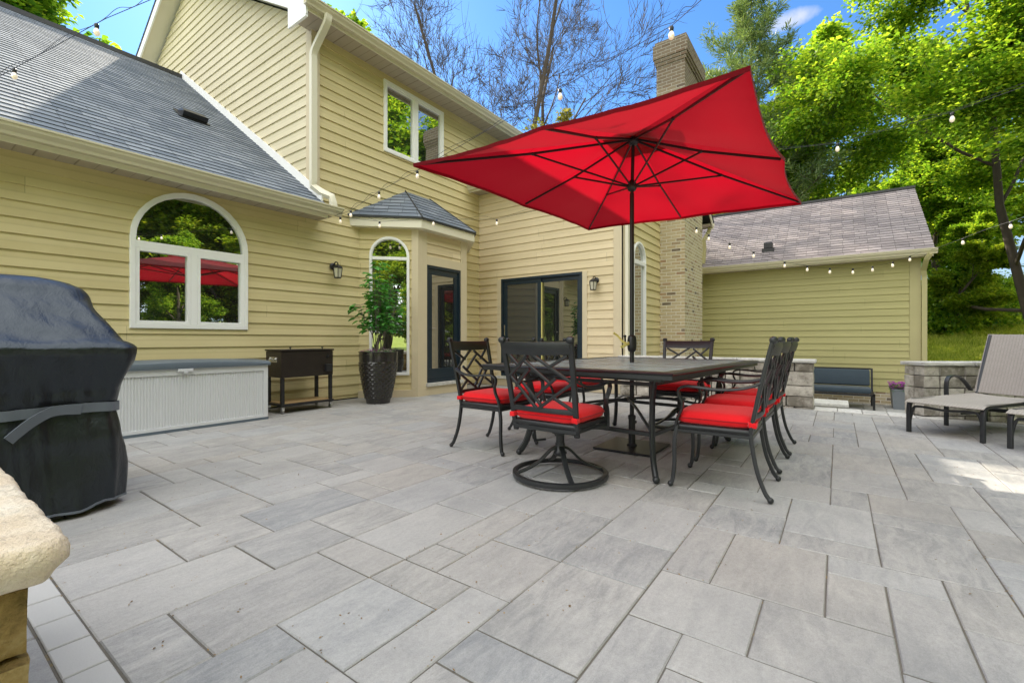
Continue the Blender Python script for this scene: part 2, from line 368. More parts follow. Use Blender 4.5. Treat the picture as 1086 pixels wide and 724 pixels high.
M['grass'] = mat_leaf('grass_blade', (.20, .30, .03), (.42, .50, .07), (.62, .64, .16), .55)
def mat_bulb():
    t = NT('bulb_glass')
    e = t.n('ShaderNodeEmission', {'Color': (1, .78, .48, 1), 'Strength': .45})
    g = t.n('ShaderNodeBsdfGlossy', {'Roughness': .05}); d = t.bsdf((.75, .73, .68), .1)
    m = t.n('ShaderNodeMixShader', {0: .25}); t.set(m.inputs[1], d); t.set(m.inputs[2], g.outputs[0])
    a = t.n('ShaderNodeAddShader'); t.set(a.inputs[0], m.outputs[0]); t.set(a.inputs[1], e.outputs[0]); return t.done(a.outputs[0])
M['bulb'] = mat_bulb()
M['bulb_off'] = mat_plain('bulb_clear', (.8, .8, .78), .1, var=.02)
M['lamp_glass'] = mat_plain('lamp_glass', (.55, .52, .42), .15, var=.1)
M['room'] = mat_plain('dark_room', (.03, .027, .022), .9)

# ------------------------------------------------------------------ mesh builder
class MB:
    def __init__(s): s.v = []; s.f = []; s.uv = []; s.mi = []
    def quad(s, pts, uvs=None):
        b = len(s.v); s.v += [tuple(p) for p in pts]; s.f.append(tuple(range(b, b+len(pts)))); s.uv.append(uvs)
    def box(s, lo, hi, M4=None, bev=0):
        x0, y0, z0 = lo; x1, y1, z1 = hi
        if bev:
            b = bev
            L = []
            for z, i in ((z0, b), (z0+b, 0), (z1-b, 0), (z1, b)):
                L.append([(x0+i, y0+i, z), (x1-i, y0+i, z), (x1-i, y1-i, z), (x0+i, y1-i, z)])
            s.loops(L, True, True, M4); return
        p = [(x0, y0, z0), (x1, y0, z0), (x1, y1, z0), (x0, y1, z0), (x0, y0, z1), (x1, y0, z1), (x1, y1, z1), (x0, y1, z1)]
        if M4 is not None: p = [tuple(M4 @ Vector(q)) for q in p]
        b = len(s.v); s.v += p
        for f in ((0, 3, 2, 1), (4, 5, 6, 7), (0, 1, 5, 4), (1, 2, 6, 5), (2, 3, 7, 6), (3, 0, 4, 7)):
            s.f.append(tuple(b+i for i in f)); s.uv.append(None)
    def loops(s, L, cap0=True, cap1=True, M4=None, closed=True):
        n = len(L[0]); b = len(s.v)
        for l in L:
            for p in l: s.v.append(tuple(M4 @ Vector(p)) if M4 is not None else tuple(p))
        for i in range(len(L)-1):
            for j in range(n if closed else n-1):
                k = (j+1) % n
                s.f.append((b+i*n+j, b+i*n+k, b+(i+1)*n+k, b+(i+1)*n+j)); s.uv.append(None)
        if cap0: s.f.append(tuple(b+j for j in reversed(range(n)))); s.uv.append(None)
        if cap1: s.f.append(tuple(b+(len(L)-1)*n+j for j in range(n))); s.uv.append(None)
    def tube(s, pts, r, n=8, prof=None, up=None, cap=True):
        """r: float or list; prof=(a,b) makes a flat oval/rect section"""
        P = [Vector(p) for p in pts]; N = len(P)
        rs = r if isinstance(r, (list, tuple)) else [r]*N
        T = []
        for i in range(N):
            a = P[max(0, i-1)]; c = P[min(N-1, i+1)]; T.append((c-a).normalized())
        u = Vector(up) if up else (Vector((0, 0, 1)) if abs(T[0].z) < .9 else Vector((1, 0, 0)))
        L = []
        x = (u - T[0]*u.dot(T[0])).normalized()
        for i in range(N):
            if up: x = (u - T[i]*u.dot(T[i])); x = x.normalized() if x.length > 1e-5 else L and xo or Vector((1, 0, 0))
            else: x = (x - T[i]*x.dot(T[i])).normalized()
            xo = x
            y = T[i].cross(x)
            ring = []
            if prof:
                a, b = prof
                a *= rs[i]; b *= rs[i]
                if n == 4:
                    for sx, sy in ((1, 1), (-1, 1), (-1, -1), (1, -1)): ring.append(P[i]+x*a*sx+y*b*sy)
                else:
                    for k in range(n):
                        t = 2*PI*k/n; ct, st = math.cos(t), math.sin(t)
                        ring.append(P[i]+x*a*math.copysign(abs(ct)**.6, ct)+y*b*math.copysign(abs(st)**.6, st))
            else:
                for k in range(n):
                    t = 2*PI*(k+.5)/n; ring.append(P[i]+x*rs[i]*math.cos(t)+y*rs[i]*math.sin(t))
            L.append(ring)
        s.loops(L, cap, cap)
    def lathe(s, prof, c=(0, 0, 0), n=24, cap0=True, cap1=True, M4=None):
        L = [[(c[0]+r*math.cos(2*PI*k/n), c[1]+r*math.sin(2*PI*k/n), c[2]+z) for k in range(n)] for r, z in prof]
        s.loops(L, cap0, cap1, M4)
    def ball(s, c, r, n=8, sc=(1, 1, 1)):
        prof = [(max(1e-4, math.sin(PI*i/n)), -math.cos(PI*i/n)) for i in range(n+1)]
        L = [[(c[0]+r*sc[0]*a*math.cos(2*PI*k/(n+2)), c[1]+r*sc[1]*a*math.sin(2*PI*k/(n+2)), c[2]+r*sc[2]*b) for k in range(n+2)] for a, b in prof]
        s.loops(L, True, True)
    def build(s, name, mat, parent=None, smooth=False, world=True, kind=None, label=None, sharp=None):
        me = bpy.data.meshes.new(name)
        off = Vector((0, 0, 0))
        if parent is not None and world:
            p = parent
            while p is not None: off += p.location; p = p.parent
        me.from_pydata([(a-off.x, b-off.y, c-off.z) for a, b, c in s.v] if world else s.v, [], s.f)
        me.update()
        ul = me.uv_layers.new(name='UV')
        buf = np.zeros(len(me.loops)*2, dtype=np.float32); k = 0
        for fi, poly in enumerate(me.polygons):
            uvs = s.uv[fi]; nrm = poly.normal
            if uvs is None:
                ax, ay, az_ = abs(nrm.x), abs(nrm.y), abs(nrm.z)
                for vi in s.f[fi]:
                    p = s.v[vi]
                    if az_ >= ax and az_ >= ay: q = (p[0], p[1])
                    elif ax > ay: q = (p[1], p[2])
                    else: q = (p[0], p[2])
                    buf[k] = q[0]; buf[k+1] = q[1]; k += 2
            else:
                for q in uvs: buf[k] = q[0]; buf[k+1] = q[1]; k += 2
        ul.data.foreach_set('uv', buf)
        if smooth:
            me.polygons.foreach_set('use_smooth', [True]*len(me.polygons))
            try: me.set_sharp_from_angle(angle=math.radians(sharp or 40))
            except Exception: pass
        me.materials.append(mat)
        o = bpy.data.objects.new(name, me); col.objects.link(o)
        if parent is not None: o.parent = parent
        if kind: o['kind'] = kind
        if label: o['label'] = label
        return o

def tag(o, label, cat=None, group=None, kind=None):
    o['label'] = label
    if cat: o['category'] = cat
    if group: o['group'] = group
    if kind: o['kind'] = kind
    return o
def thing(name, label, cat, loc=(0, 0, 0), rz=0, group=None):
    o = bpy.data.objects.new(name, None); col.objects.link(o); o.location = loc; o.rotation_euler = (0, 0, rz)
    o.empty_display_size = .2
    return tag(o, label, cat, group)
def copy_tree(o, parent=None):
    c = o.copy(); col.objects.link(c); c.parent = parent
    for ch in list(o.children): copy_tree(ch, c)
    return c
def bz(p0, p1, p2, p3, n=8):
    P = [Vector(p) for p in (p0, p1, p2, p3)]
    return [P[0]*(1-t)**3+P[1]*3*t*(1-t)**2+P[2]*3*t*t*(1-t)+P[3]*t**3 for t in [i/n for i in range(n+1)]]
def cr(pts, n=5):
    P = [Vector(p) for p in pts]; P = [P[0]*2-P[1]]+P+[P[-1]*2-P[-2]]; o = []
    for i in range(1, len(P)-2):
        for k in range(n):
            t = k/n; a, b, c, d = P[i-1:i+3]
            o.append(.5*((2*b)+(c-a)*t+(2*a-5*b+4*c-d)*t*t+(3*b-a-3*c+d)*t**3))
    o.append(P[-2]); return o

# ---- lapped courses (siding and shingles) on any plane
def lap(mb, O, U, V, N, v0, v1, exp, L, R, holes=(), thick=.020, base=.003, phase=None):
    O, U, V, N = map(Vector, (O, U, V, N))
    ph = v0 if phase is None else phase
    k = math.floor((v0-ph)/exp+1e-6)
    P = lambda u, v, o: O+U*u+V*v+N*o
    while True:
        a = ph+k*exp; b = a+exp
        if a >= v1-1e-6: break
        k += 1
        va, vb = max(a, v0), min(b, v1)
        cuts = {va, vb}
        for h in holes:
            if h[0] < vb and h[1] > va:
                for z in (h[0], h[1]):
                    if va < z < vb: cuts.add(z)
                if h[3]:
                    for i in range(1, 4): cuts.add(va+(vb-va)*i/4)
        cuts = sorted(cuts)
        off = lambda v: base+thick*(1-(v-a)/exp)
        for i in range(len(cuts)-1):
            c0, c1 = cuts[i], cuts[i+1]; vm = (c0+c1)/2
            iv = [(L, R)]
            segs = []
            hs_ = sorted([h[2](vm) for h in holes if h[0] < vm < h[1]])
            cur0 = (L(c0), L(c1))
            for h in hs_:
                segs.append((cur0, (h[0], h[0]))); cur0 = (h[1], h[1])
            segs.append((cur0, (R(c0), R(c1))))
            for (l0, l1), (r0, r1) in segs:
                if r0-l0 < 1e-4 and r1-l1 < 1e-4: continue
                mb.quad([P(l0, c0, off(c0)), P(r0, c0, off(c0)), P(r1, c1, off(c1)), P(l1, c1, off(c1))], [(l0, c0), (r0, c0), (r1, c1), (l1, c1)])
                if i == 0:
                    mb.quad([P(l0, c0, base*.3), P(r0, c0, base*.3), P(r0, c0, off(c0)), P(l0, c0, off(c0))], [(l0, c0), (r0, c0), (r0, c0+.002), (l0, c0+.002)])
K = lambda x: (lambda v: x)
def rect_hole(u0, u1, v0, v1): return (v0, v1, lambda v: (u0, u1), False)
def arch_hole(u0, u1, v0, vs):
    r = (u1-u0)/2; c = (u0+u1)/2
    return (v0, vs+r, lambda v: (u0, u1) if v < vs else (c-math.sqrt(max(0, r*r-(v-vs)**2)), c+math.sqrt(max(0, r*r-(v-vs)**2))), True)

# ================================================================== THE GROUND
def patio():
    mod = .19; x0, x1, y0, y1 = .415, 7.45, -6.0, 6.52
    nx = int((x1-x0)/mod); ny = int((y1-y0)/mod)
    X0 = x0; Y0 = .797-int((.797-y0)/mod)*mod
    def fill(mb, X0, Y0, nx, ny, seed, sizes, gap=.006, z=0.):
        r = random.Random(seed); g = [[False]*ny for _ in range(nx)]; pre = {}
        def tryput(i, j, a, b):
            if i+a > nx or j+b > ny or any(g[i+p][j+q] for p in range(a) for q in range(b)): return
            for p in range(a):
                for q in range(b): g[i+p][j+q] = True
            pre[(i, j)] = (a, b)
        for (a, b, tries) in ((3, 2, .16), (2, 2, .22), (3, 1, .10), (2, 3, .05)):
            for _ in range(int(nx*ny*tries)): tryput(r.randrange(nx), r.randrange(ny), a, b)
        for i in range(nx):
            for j in range(ny):
                if g[i][j] and (i, j) not in pre: continue
                opts = []
                for (a, b, wt) in ([(*pre[(i, j)], 1)] if (i, j) in pre else sizes):
                    if (i, j) in pre: opts.append((1, a, b)); continue
                    if i+a <= nx and j+b <= ny and all(not g[i+p][j+q] for p in range(a) for q in range(b)):
                        # avoid leaving a single-cell gap above
                        k = j+b; free = 0
                        while k < ny and not g[i][k] and free < 2: free += 1; k += 1
                        if free == 1: wt *= .15
                        opts.append((wt, a, b))
                if not opts: opts = [(1, 1, 1)]
                t = r.random()*sum(o[0] for o in opts)
                for o in opts:
                    t -= o[0]
                    if t <= 0: break
                a, b = o[1], o[2]
                for p in range(a):
                    for q in range(b): g[i+p][j+q] = True
                gx = gap*r.uniform(.45, .8); gy = gap*r.uniform(.22, .5); e = .004; zz = z+r.uniform(-.0012, .0012)
                xa, xb, ya, yb = X0+i*mod+gx, X0+(i+a)*mod-gx, Y0+j*mod+gy, Y0+(j+b)*mod-gy
                sk = [(r.uniform(-.001, .001), r.uniform(-.001, .001)) for _ in range(4)]
                base = [(xa, ya), (xb, ya), (xb, yb), (xa, yb)]
                base = [(p[0]+q[0], p[1]+q[1]) for p, q in zip(base, sk)]
                ins = [(xa+e, ya+e), (xb-e, ya+e), (xb-e, yb-e), (xa+e, yb-e)]
                mb.loops([[(p[0], p[1], zz-.03) for p in base], [(p[0], p[1], zz-e) for p in base], [(p[0], p[1], zz) for p in ins]], False, True)
    mb = MB()
    sizes = [(3, 2, 5.0), (2, 2, 4.4), (2, 3, .9), (3, 1, 1.1), (1, 2, 1.2), (2, 1, 1.7)]
    fill(mb, X0, Y0, nx+1, ny+1, 11, sizes)
    fill(mb, .305-19*mod, Y0, 19, ny+1, 5, sizes)
    mb.build('patio', M['paver'], kind='structure')['label'] = 'grey mottled concrete paver patio'
    b = MB(); y = -6.0; r = random.Random(3)
    while y < 6.3:
        L = .2
        b.box((.309, y+.003, -.03), (.411, y+L-.003, .001+r.uniform(0, .001)), bev=.003); y += L
    b.build('paver_border', M['border'], kind='structure')
    s = MB(); s.quad([(-3.4, -6.1, -.0045), (7.75, -6.1, -.0045), (7.75, 6.52, -.0045), (-3.4, 6.52, -.0045)])
    s.build('joint_sand', M['joint'], kind='structure')
patio()
def debris():
    r = np.random.default_rng(8); m = 9000
    x = r.uniform(.4, 7.4, m); y = r.uniform(-4, 6.3, m)
    j = r.random(m) < .86
    yj = .797+np.round((y-.797)/.19)*.19; xj = .415+np.round((x-.415)/.19)*.19
    a = r.random(m) < .5
    x = np.where(j & a, xj, x)+r.normal(0, .004, m); y = np.where(j & ~a, yj, y)+r.normal(0, .004, m)
    keep = mnoise_mask(x, y); x, y = x[keep], y[keep]; m = len(x)
    d = r.normal(0, 1, (m, 3)); d[:, 2] *= .15; n = r.normal(0, .2, (m, 3)); n[:, 2] += 1
    l = r.uniform(.004, .014, m)
    o = leaf_mesh('fallen_seeds', np.stack([x, y, np.full(m, .003)], axis=1), d, n, l, l*.45, M['husk'], None, .1, kind='stuff')
    o['label'] = 'tiny brown seed husks lying along the paver joints'
def mnoise_mask(x, y):
    return np.array([mnoise.noise(Vector((a*.8, b*.8, 3.1))) > -.05 for a, b in zip(x, y)])

def hgt(x, y):
    if -4.2 < x < 7.9 and -7 < y < 6.9: return -.16
    d = 0
    if x > 7.9: d = min(1, (x-7.9)/.3)
    base = -.12*(1-d) - .56*d
    far = max(0, (x-14.5)/22) if x > 14.5 else 0
    base += min(1.6, far)*3.0
    base += .12*math.sin(x*.31+1)*math.sin(y*.27) * min(1, max(0, (abs(x)+abs(y)-20)/12))
    r = math.hypot(x, y)
    if r > 60: base += (r-60)*.02
    return base
def terrain():
    xs = sorted(set([-400, -250, -150, -90, -60, -45] + [-34+2*i for i in range(15)] + [-4.3, -4.1, 0, 4, 7.8, 7.95, 8.2, 9, 10.5, 12] + [13.5+1.2*i for i in range(24)] + [44, 52, 62, 80, 120, 200, 400]))
    ys = sorted(set([-400, -250, -150, -90, -60] + [-46+2*i for i in range(20)] + [-7.1, -6.9, -4.5, -2, 0, 2, 4, 6.8, 7.1] + [9+2*i for i in range(18)] + [48, 60, 90, 150, 250, 400]))
    V = [(x, y, hgt(x, y)) for x in xs for y in ys]; n = len(ys); F = []
    for i in range(len(xs)-1):
        for j in range(n-1): F.append((i*n+j, (i+1)*n+j, (i+1)*n+j+1, i*n+j+1))
    me = bpy.data.meshes.new('lawn'); me.from_pydata(V, [], F); me.materials.append(M['lawn'])
    me.polygons.foreach_set('use_smooth', [True]*len(F))
    o = bpy.data.objects.new('lawn', me); col.objects.link(o); o['kind'] = 'structure'
terrain()
def lower_terrace():
    mb = MB(); r = random.Random(2)
    y = -3.5
    while y < 3.1:
        x = 7.86
        while x < 13.4:
            L = r.choice((.38, .57)); mb.box((x+.003, y+.003, -.58), (x+L-.003, y+.377, -.52), bev=.004); x += L
        y += .38
    mb.build('lower_terrace', M['paver'], kind='structure')
lower_terrace()

# ================================================================== THE HOUSE
YP = 6.5
house = thing('house', 'two storey tan lap sided house with grey shingle roofs around the patio', 'house', (3.9, 6.5, 0))
EXP = .1605; PH = 1.20 - EXP*10
XG = 3.86          # gable wall of the two-storey block
XS = 7.82          # wall with the sliding door
YC = 3.152         # wall with the chimney
XW = 13.5          # right wing wall
# window / door layouts (u = world X on wall P)
W1 = (1.656, 2.916, 1.10, 2.13)      # big arch window u0,u1,v0,spring
W2 = (5.18, 6.66, 4.28, 5.54)        # upstairs
B1 = Vector((4.69, 6.5, 0)); B2 = Vector((5.365, 5.825, 0)); B3 = Vector((6.59, 5.825, 0)); B4 = Vector((7.265, 6.5, 0))
def wall(name, O, U, N, L, R, v0, v1, mat, holes=(), backing=None, phase=PH):
    mb = MB(); U = Vector(U).normalized(); N = Vector(N).normalized()
    lap(mb, O, U, (0, 0, 1), N, v0, v1, EXP, L, R, holes, phase=phase)
    o = mb.build(name, mat, house)
    return o
# wall P lower left (wing) and under the eave up to bay
wall('siding_wall', (0, YP, 0), (1, 0, 0), (0, -1, 0), K(-4.0), K(4.72), .02, 2.80, M['siding'], [arch_hole(W1[0]+.03, W1[1]-.03, W1[2]+.03, W1[3])])
wall('siding_wall', (0, YP, 0), (1, 0, 0), (0, -1, 0), K(XG+.06), K(XS), 2.80, 5.66, M['siding'], [rect_hole(W2[0]+.03, W2[1]-.03, W2[2]+.03, W2[3]-.03)])
wall('siding_wall', (0, YP, 0), (1, 0, 0), (0, -1, 0), K(7.24), K(XS), .02, 2.80, M['siding'])
wall('siding_wall', (0, YP, 0), (1, 0, 0), (0, -1, 0), K(XS), K(9.6), 4.3, 5.66, M['siding'])
# gable wall of two-storey block (faces -X); u runs along -Y
gz = lambda y: 5.62+.585*(y-6.05) if y < 11.15 else 5.62+.585*(16.25-y)
def gL(v): # u=-y
    y = 11.15 + max(0, (8.55-v)/.585) if v > 5.66 else 15.9
    return -min(15.9, y)
def gR(v):
    y = 11.15 - max(0, (8.55-v)/.585) if v > 5.66 else 6.5
    return -max(6.5, y)
wall('gable_wall', (XG, 0, 0), (0, -1, 0), (-1, 0, 0), gL, gR, 2.4, 8.55, M['siding_pale'])
# sliding door wall (faces -X), u=-y
SD = (3.94, 5.87, .20, 2.26)
wall('siding_wall', (XS, 0, 0), (0, -1, 0), (-1, 0, 0), K(-6.5), K(-YC), .02, 4.2, M['siding_warm_bounce'], [rect_hole(-SD[1]-.1, -SD[0]+.1, 0, SD[3]+.0)])
# chimney wall faces -Y with gable above
RX = 10.66
def cL(v): return 7.82 if v < 4.25 else 7.82+(v-4.25)/.72
def cR(v): return 13.5 if v < 4.25 else 13.5-(v-4.25)/.72
W3 = (8.27, 8.95, .42, 2.52)
wall('siding_wall', (0, YC, 0), (1, 0, 0), (0, -1, 0), cL, cR, -.5, 6.25, M['siding'], [arch_hole(W3[0]+.02, W3[1]-.02, W3[2]+.03, W3[3])])
# wing wall faces -X
wall('siding_wall', (XW, 0, 0), (0, -1, 0), (-1, 0, 0), K(-YC), K(1.40), -.24, 2.78, M['siding_green_bounce'])
# far sides (plain)
mb = MB()
mb.box((XG+.01, YP+.02, 0), (9.6, 15.9, 5.6)); mb.box((-4.0, YP+.06, 0), (XG, 11.4, 2.7)); mb.box((XS+.09, YC+.06, -.6), (XW-.02, 11, 4.15)); mb.box((XW+.03, -1.43, -.6), (19.4, 9, 2.7))
mb.build('wall_core', M['room'], house)
# side wall of the wing end (faces -Y) and wing gable
wall('siding_wall', (0, -1.46, 0), (1, 0, 0), (0, -1, 0), lambda v: XW+.02 if v < 2.85 else 13.5+(v-2.85)/.67, lambda v: 19.1 if v < 2.85 else 19.1-(v-2.85)/.67, -.4, 4.7, M['siding_green_bounce'])
# bay walls
s45 = Vector((1, -1, 0)).normalized(); n45 = Vector((-1, -1, 0)).normalized()
Lb = (B2-B1).length
bw0 = (Lb-.655)/2+.02; BW = (bw0, bw0+.655, .37, 2.37)
wall('bay_wall', B1, s45, n45, K(0), K(Lb), .02, 2.84, M['siding'], [arch_hole(BW[0]+.02, BW[1]-.02, BW[2]+.03, BW[3])])
BD = (.20, 1.075, .215, 2.27)
wall('bay_wall', B2, (1, 0, 0), (0, -1, 0), K(0), K((B3-B2).length), .02, 2.84, M['siding_warm_bounce'], [rect_hole(BD[0], BD[1], 0, BD[3])])
wall('bay_wall', B3, Vector((1, 1, 0)), Vector((1, -1, 0)), K(0), K(Lb), .02, 2.84, M['siding'])
# base boards / plinths
def board(mb, O, U, N, u0, u1, v0, v1, d, d0=0.0):
    O, U, N = Vector(O), Vector(U).normalized(), Vector(N).normalized(); Z = Vector((0, 0, 1))
    p = lambda u, v, o: tuple(O+U*u+Z*v+N*o)
    mb.loops([[p(u0, v0, d0), p(u1, v0, d0), p(u1, v1, d0), p(u0, v1, d0)], [p(u0, v0, d-.002), p(u1, v0, d-.002), p(u1, v1, d-.002), p(u0, v1, d-.002)],
              [p(u0+.002, v0+.002, d), p(u1-.002, v0+.002, d), p(u1-.002, v1-.002, d), p(u0+.002, v1-.002, d)]])
mb = MB()
board(mb, B2, (1, 0, 0), (0, -1, 0), -.02, 1.24, -.01, .155, .034)
board(mb, B1, s45, n45, -.01, Lb+.015, -.01, .12, .036)
board(mb, (XS, 0, 0), (0, -1, 0), (-1, 0, 0), -6.5, -YC, -.01, .14, .034)
mb.build('skirt_board', M['trim'], house)
# corner boards
mb = MB()
board(mb, (0, YP, 0), (1, 0, 0), (0, -1, 0), XG-.02, XG+.105, 2.86, 5.66, .034)
board(mb, (XG, 0, 0), (0, -1, 0), (-1, 0, 0), -6.62, -6.467, 2.9, 5.68, .032)
mb.build('corner_board', M['trim'], house)
mb = MB()
board(mb, B1, s45, n45, Lb-.095, Lb+.016, .122, 2.84, .032)
board(mb, B2, (1, 0, 0), (0, -1, 0), -.014, .097, .157, 2.84, .033)
board(mb, B2, (1, 0, 0), (0, -1, 0), .099, .2, .157, 2.84, .030)
board(mb, B2, (1, 0, 0), (0, -1, 0), 1.075, 1.24, .157, 2.84, .030)
board(mb, B2, (1, 0, 0), (0, -1, 0), .202, 1.073, 2.272, 2.42, .028)
mb.build('door_surround', M['trim'], house)
mb = MB()
board(mb, (XS, 0, 0), (0, -1, 0), (-1, 0, 0), -SD[1]-.1, -SD[1], .142, SD[3], .030)
mb.build('door_surround', M['trim'], house); mb = MB()
board(mb, (XS, 0, 0), (0, -1, 0), (-1, 0, 0), -SD[0], -SD[0]+.1, .142, SD[3], .030)
mb.build('door_surround', M['trim'], house); mb = MB()
board(mb, (XS, 0, 0), (0, -1, 0), (-1, 0, 0), -YC-.16, -YC+.03, .142, 4.18, .032)
board(mb, (0, YC, 0), (1, 0, 0), (0, -1, 0), XS-.032, XS+.10, .02, 4.18, .031)
mb.build('corner_board', M['trim'], house)
mb = MB()
board(mb, (XW, 0, 0), (0, -1, 0), (-1, 0, 0), 1.31, 1.50, -.24, 2.78, .034)
board(mb, (0, -1.46, 0), (1, 0, 0), (0, -1, 0), XW-.03, XW+.14, -.24, 2.78, .034)
mb.build('corner_board', M['trim_olive'], house)
mb = MB(); mb.box((XW-.012, -1.47, -.6), (XW+.1, YC, -.24)); mb.build('brick_foundation', M['brick'], house)
mb = MB(); mb.box((XS+.0, YC-.004, -.6), (9.9, YC+.05, .02)); mb.build('brick_foundation', M['brick'], house)

# ---- windows
def frame_pts(u0, u1, v0, vs, n=18):
    r = (u1-u0)/2; c = (u0+u1)/2
    return [(u0, v0), (u1, v0)] + [(c+r*math.cos(PI*i/n), vs+r*math.sin(PI*i/n)) for i in range(n+1)]
def inset(u0, u1, v0, vs, d, n=18):
    r = (u1-u0)/2-d; c = (u0+u1)/2
    return [(u0+d, v0+d), (u1-d, v0+d)] + [(c+r*math.cos(PI*i/n), vs+r*math.sin(PI*i/n)) for i in range(n+1)]
def arch_window(O, U, N, u0, u1, v0, vs, fw=.055, bars=(), mull=None, depth=.045, label=None):
    O, U, N = Vector(O), Vector(U).normalized(), Vector(N).normalized(); Z = Vector((0, 0, 1))
    p = lambda q, o: O+U*q[0]+Z*q[1]+N*o
    root = MB(); a = frame_pts(u0, u1, v0, vs); b = inset(u0, u1, v0, vs, fw); n = len(a)
    L = [[p(q, -.03) for q in a], [p(q, depth) for q in a]]
    ins = inset(u0, u1, v0, vs, fw*.82)
    seq = [[p(q, -.03) for q in a], [p(q, depth-.004) for q in a], [p(q, depth) for q in inset(u0, u1, v0, vs, .005)], [p(q, depth) for q in ins], [p(q, depth-.012) for q in ins], [p(q, depth-.012) for q in b], [p(q, -.03) for q in b]]
    root.loops(seq, False, False)
    for (ua, ub, va, vb) in bars: board(root, O, U, N, ua, ub, va, vb, depth-.008, -.02)
    fr = root.build('window', M['white'], house, label=label)
    g = MB(); c = inset(u0, u1, v0, vs, fw*.5); g.quad([p(q, -.004) for q in c])
    g.build('pane', M['glass'], fr)
    return fr
u0, u1, v0, vs = W1; um = (u0+u1)/2
arch_window((0, YP, 0), (1, 0, 0), (0, -1, 0), u0, u1, v0, vs, .06,
    [(u0+.05, u1-.05, 2.02, 2.10), (um-.035, um+.035, v0+.05, 2.025), (u0+.055, u0+.09, v0+.055, 2.02), (um-.07, um-.036, v0+.055, 2.02), (um+.036, um+.07, v0+.055, 2.02), (u1-.09, u1-.055, v0+.055, 2.02),
     (u0+.09, um-.07, v0+.055, v0+.09), (um+.07, u1-.09, v0+.055, v0+.09), (u0+.09, um-.07, 1.985, 2.02), (um+.07, u1-.09, 1.985, 2.02)], label='large white arched window with two casements')
arch_window(B1, s45, n45, *BW, .045, [(BW[0]+.04, BW[1]-.04, 2.31, 2.36)], label='tall narrow arched window in the bay')
arch_window((0, YC, 0), (1, 0, 0), (0, -1, 0), *W3, .05, [(W3[0]+.04, W3[1]-.04, 2.42, 2.50)], label='arched window beside the chimney')
def rect_frame(mb, O, U, N, u0, u1, v0, v1, fw, d, d0=-.03):
    board(mb, O, U, N, u0, u1, v0, v0+fw, d, d0); board(mb, O, U, N, u0, u1, v1-fw, v1, d, d0)
    board(mb, O, U, N, u0, u0+fw, v0+fw, v1-fw, d, d0); board(mb, O, U, N, u1-fw, u1, v0+fw, v1-fw, d, d0)
mb = MB(); a = ((0, YP, 0), (1, 0, 0), (0, -1, 0)); um = (W2[0]+W2[1])/2
rect_frame(mb, *a, *W2, .05, .045)
board(mb, *a, um-.04, um+.04, W2[2]+.05, W2[3]-.05, .04, -.03)
for ua, ub in ((W2[0]+.05, um-.04), (um+.04, W2[1]-.05)): rect_frame(mb, *a, ua, ub, W2[2]+.05, W2[3]-.05, .03, .03, -.02)
fr = mb.build('window', M['white'], house, label='white double casement window upstairs')
mb = MB(); mb.quad([(W2[0]+.03, YP+.004, W2[2]+.03), (W2[1]-.03, YP+.004, W2[2]+.03), (W2[1]-.03, YP+.004, W2[3]-.03), (W2[0]+.03, YP+.004, W2[3]-.03)])
mb.build('pane', M['glass'], fr)
# ---- bay door
a = (B2, (1, 0, 0), (0, -1, 0)); u0, u1, v0, v1 = BD
mb = MB()
rect_frame(mb, *a, u0+.002, u1-.002, v0, v1, .05, .022, -.06)
board(mb, *a, u0+.055, u1-.055, v0+.052, v0+.24, -.002, -.045); board(mb, *a, u0+.055, u1-.055, v1-.15, v1-.052, -.002, -.045)
board(mb, *a, u0+.055, u0+.15, v0+.242, v1-.152, -.002, -.045); board(mb, *a, u1-.15, u1-.055, v0+.242, v1-.152, -.002, -.045)
dr = mb.build('door', M['navy'], house, label='navy glazed patio door in the bay')
mb = MB()
q = [(u0+.14, v0+.23), (u1-.14, v0+.23), (u1-.14, v1-.14), (u0+.14, v1-.14)]
mb.quad([tuple(B2+Vector((x, .02, z))) for x, z in q]); mb.build('pane', M['glass_door'], dr)
mb = MB(); mb.tube([tuple(B2+Vector((u0+.1, -.0, 1.17))), tuple(B2+Vector((u0+.1, -.05, 1.17))), tuple(B2+Vector((u0+.2, -.05, 1.17)))], .009, 8); mb.build('handle', M['chrome'], dr)
mb = MB(); board(mb, *a, u0-.03, u1+.03, .157, .213, .075, -.03); mb.build('door_sill', M['capstone'], house)
# ---- sliding door
a = ((XS, 0, 0), (0, -1, 0), (-1, 0, 0)); u0, u1, v0, v1 = -SD[1], -SD[0], SD[2], SD[3]; um = (u0+u1)/2
mb = MB()
rect_frame(mb, *a, u0+.002, u1-.002, v0, v1, .05, .028, -.07)
rect_frame(mb, *a, u0+.055, um+.03, v0+.052, v1-.052, .085, .004, -.03)
rect_frame(mb, *a, um-.05, u1-.055, v0+.053, v1-.053, .08, -.034, -.065)
dr = mb.build('sliding_door', M['navy'], house, label='navy sliding patio door')
def vpane(mb, u0, u1, v0, v1, d): mb.quad([(XS-d, -u0, v0), (XS-d, -u1, v0), (XS-d, -u1, v1), (XS-d, -u0, v1)])
mb = MB(); vpane(mb, u0+.13, um-.04, v0+.13, v1-.13, -.012); mb.build('insect_screen', M['screen'], dr)
mb = MB(); vpane(mb, um+.02, u1-.12, v0+.12, v1-.12, -.05); mb.build('pane', M['glass_slide'], dr)
mb = MB(); board(mb, *a, u0+.085, u0+.105, 1.05, 1.28, .03, .004); mb.build('handle', M['chrome'], dr)
mb = MB(); board(mb, *a, um+.024, um+.044, v0+.135, v1-.135, .0, -.034); mb.build('edge_strip', M['ribbon'], dr)
mb = MB(); board(mb, *a, u0-.1, u1+.1, .142, .198, .075, -.03); mb.build('door_sill', M['capstone'], house)

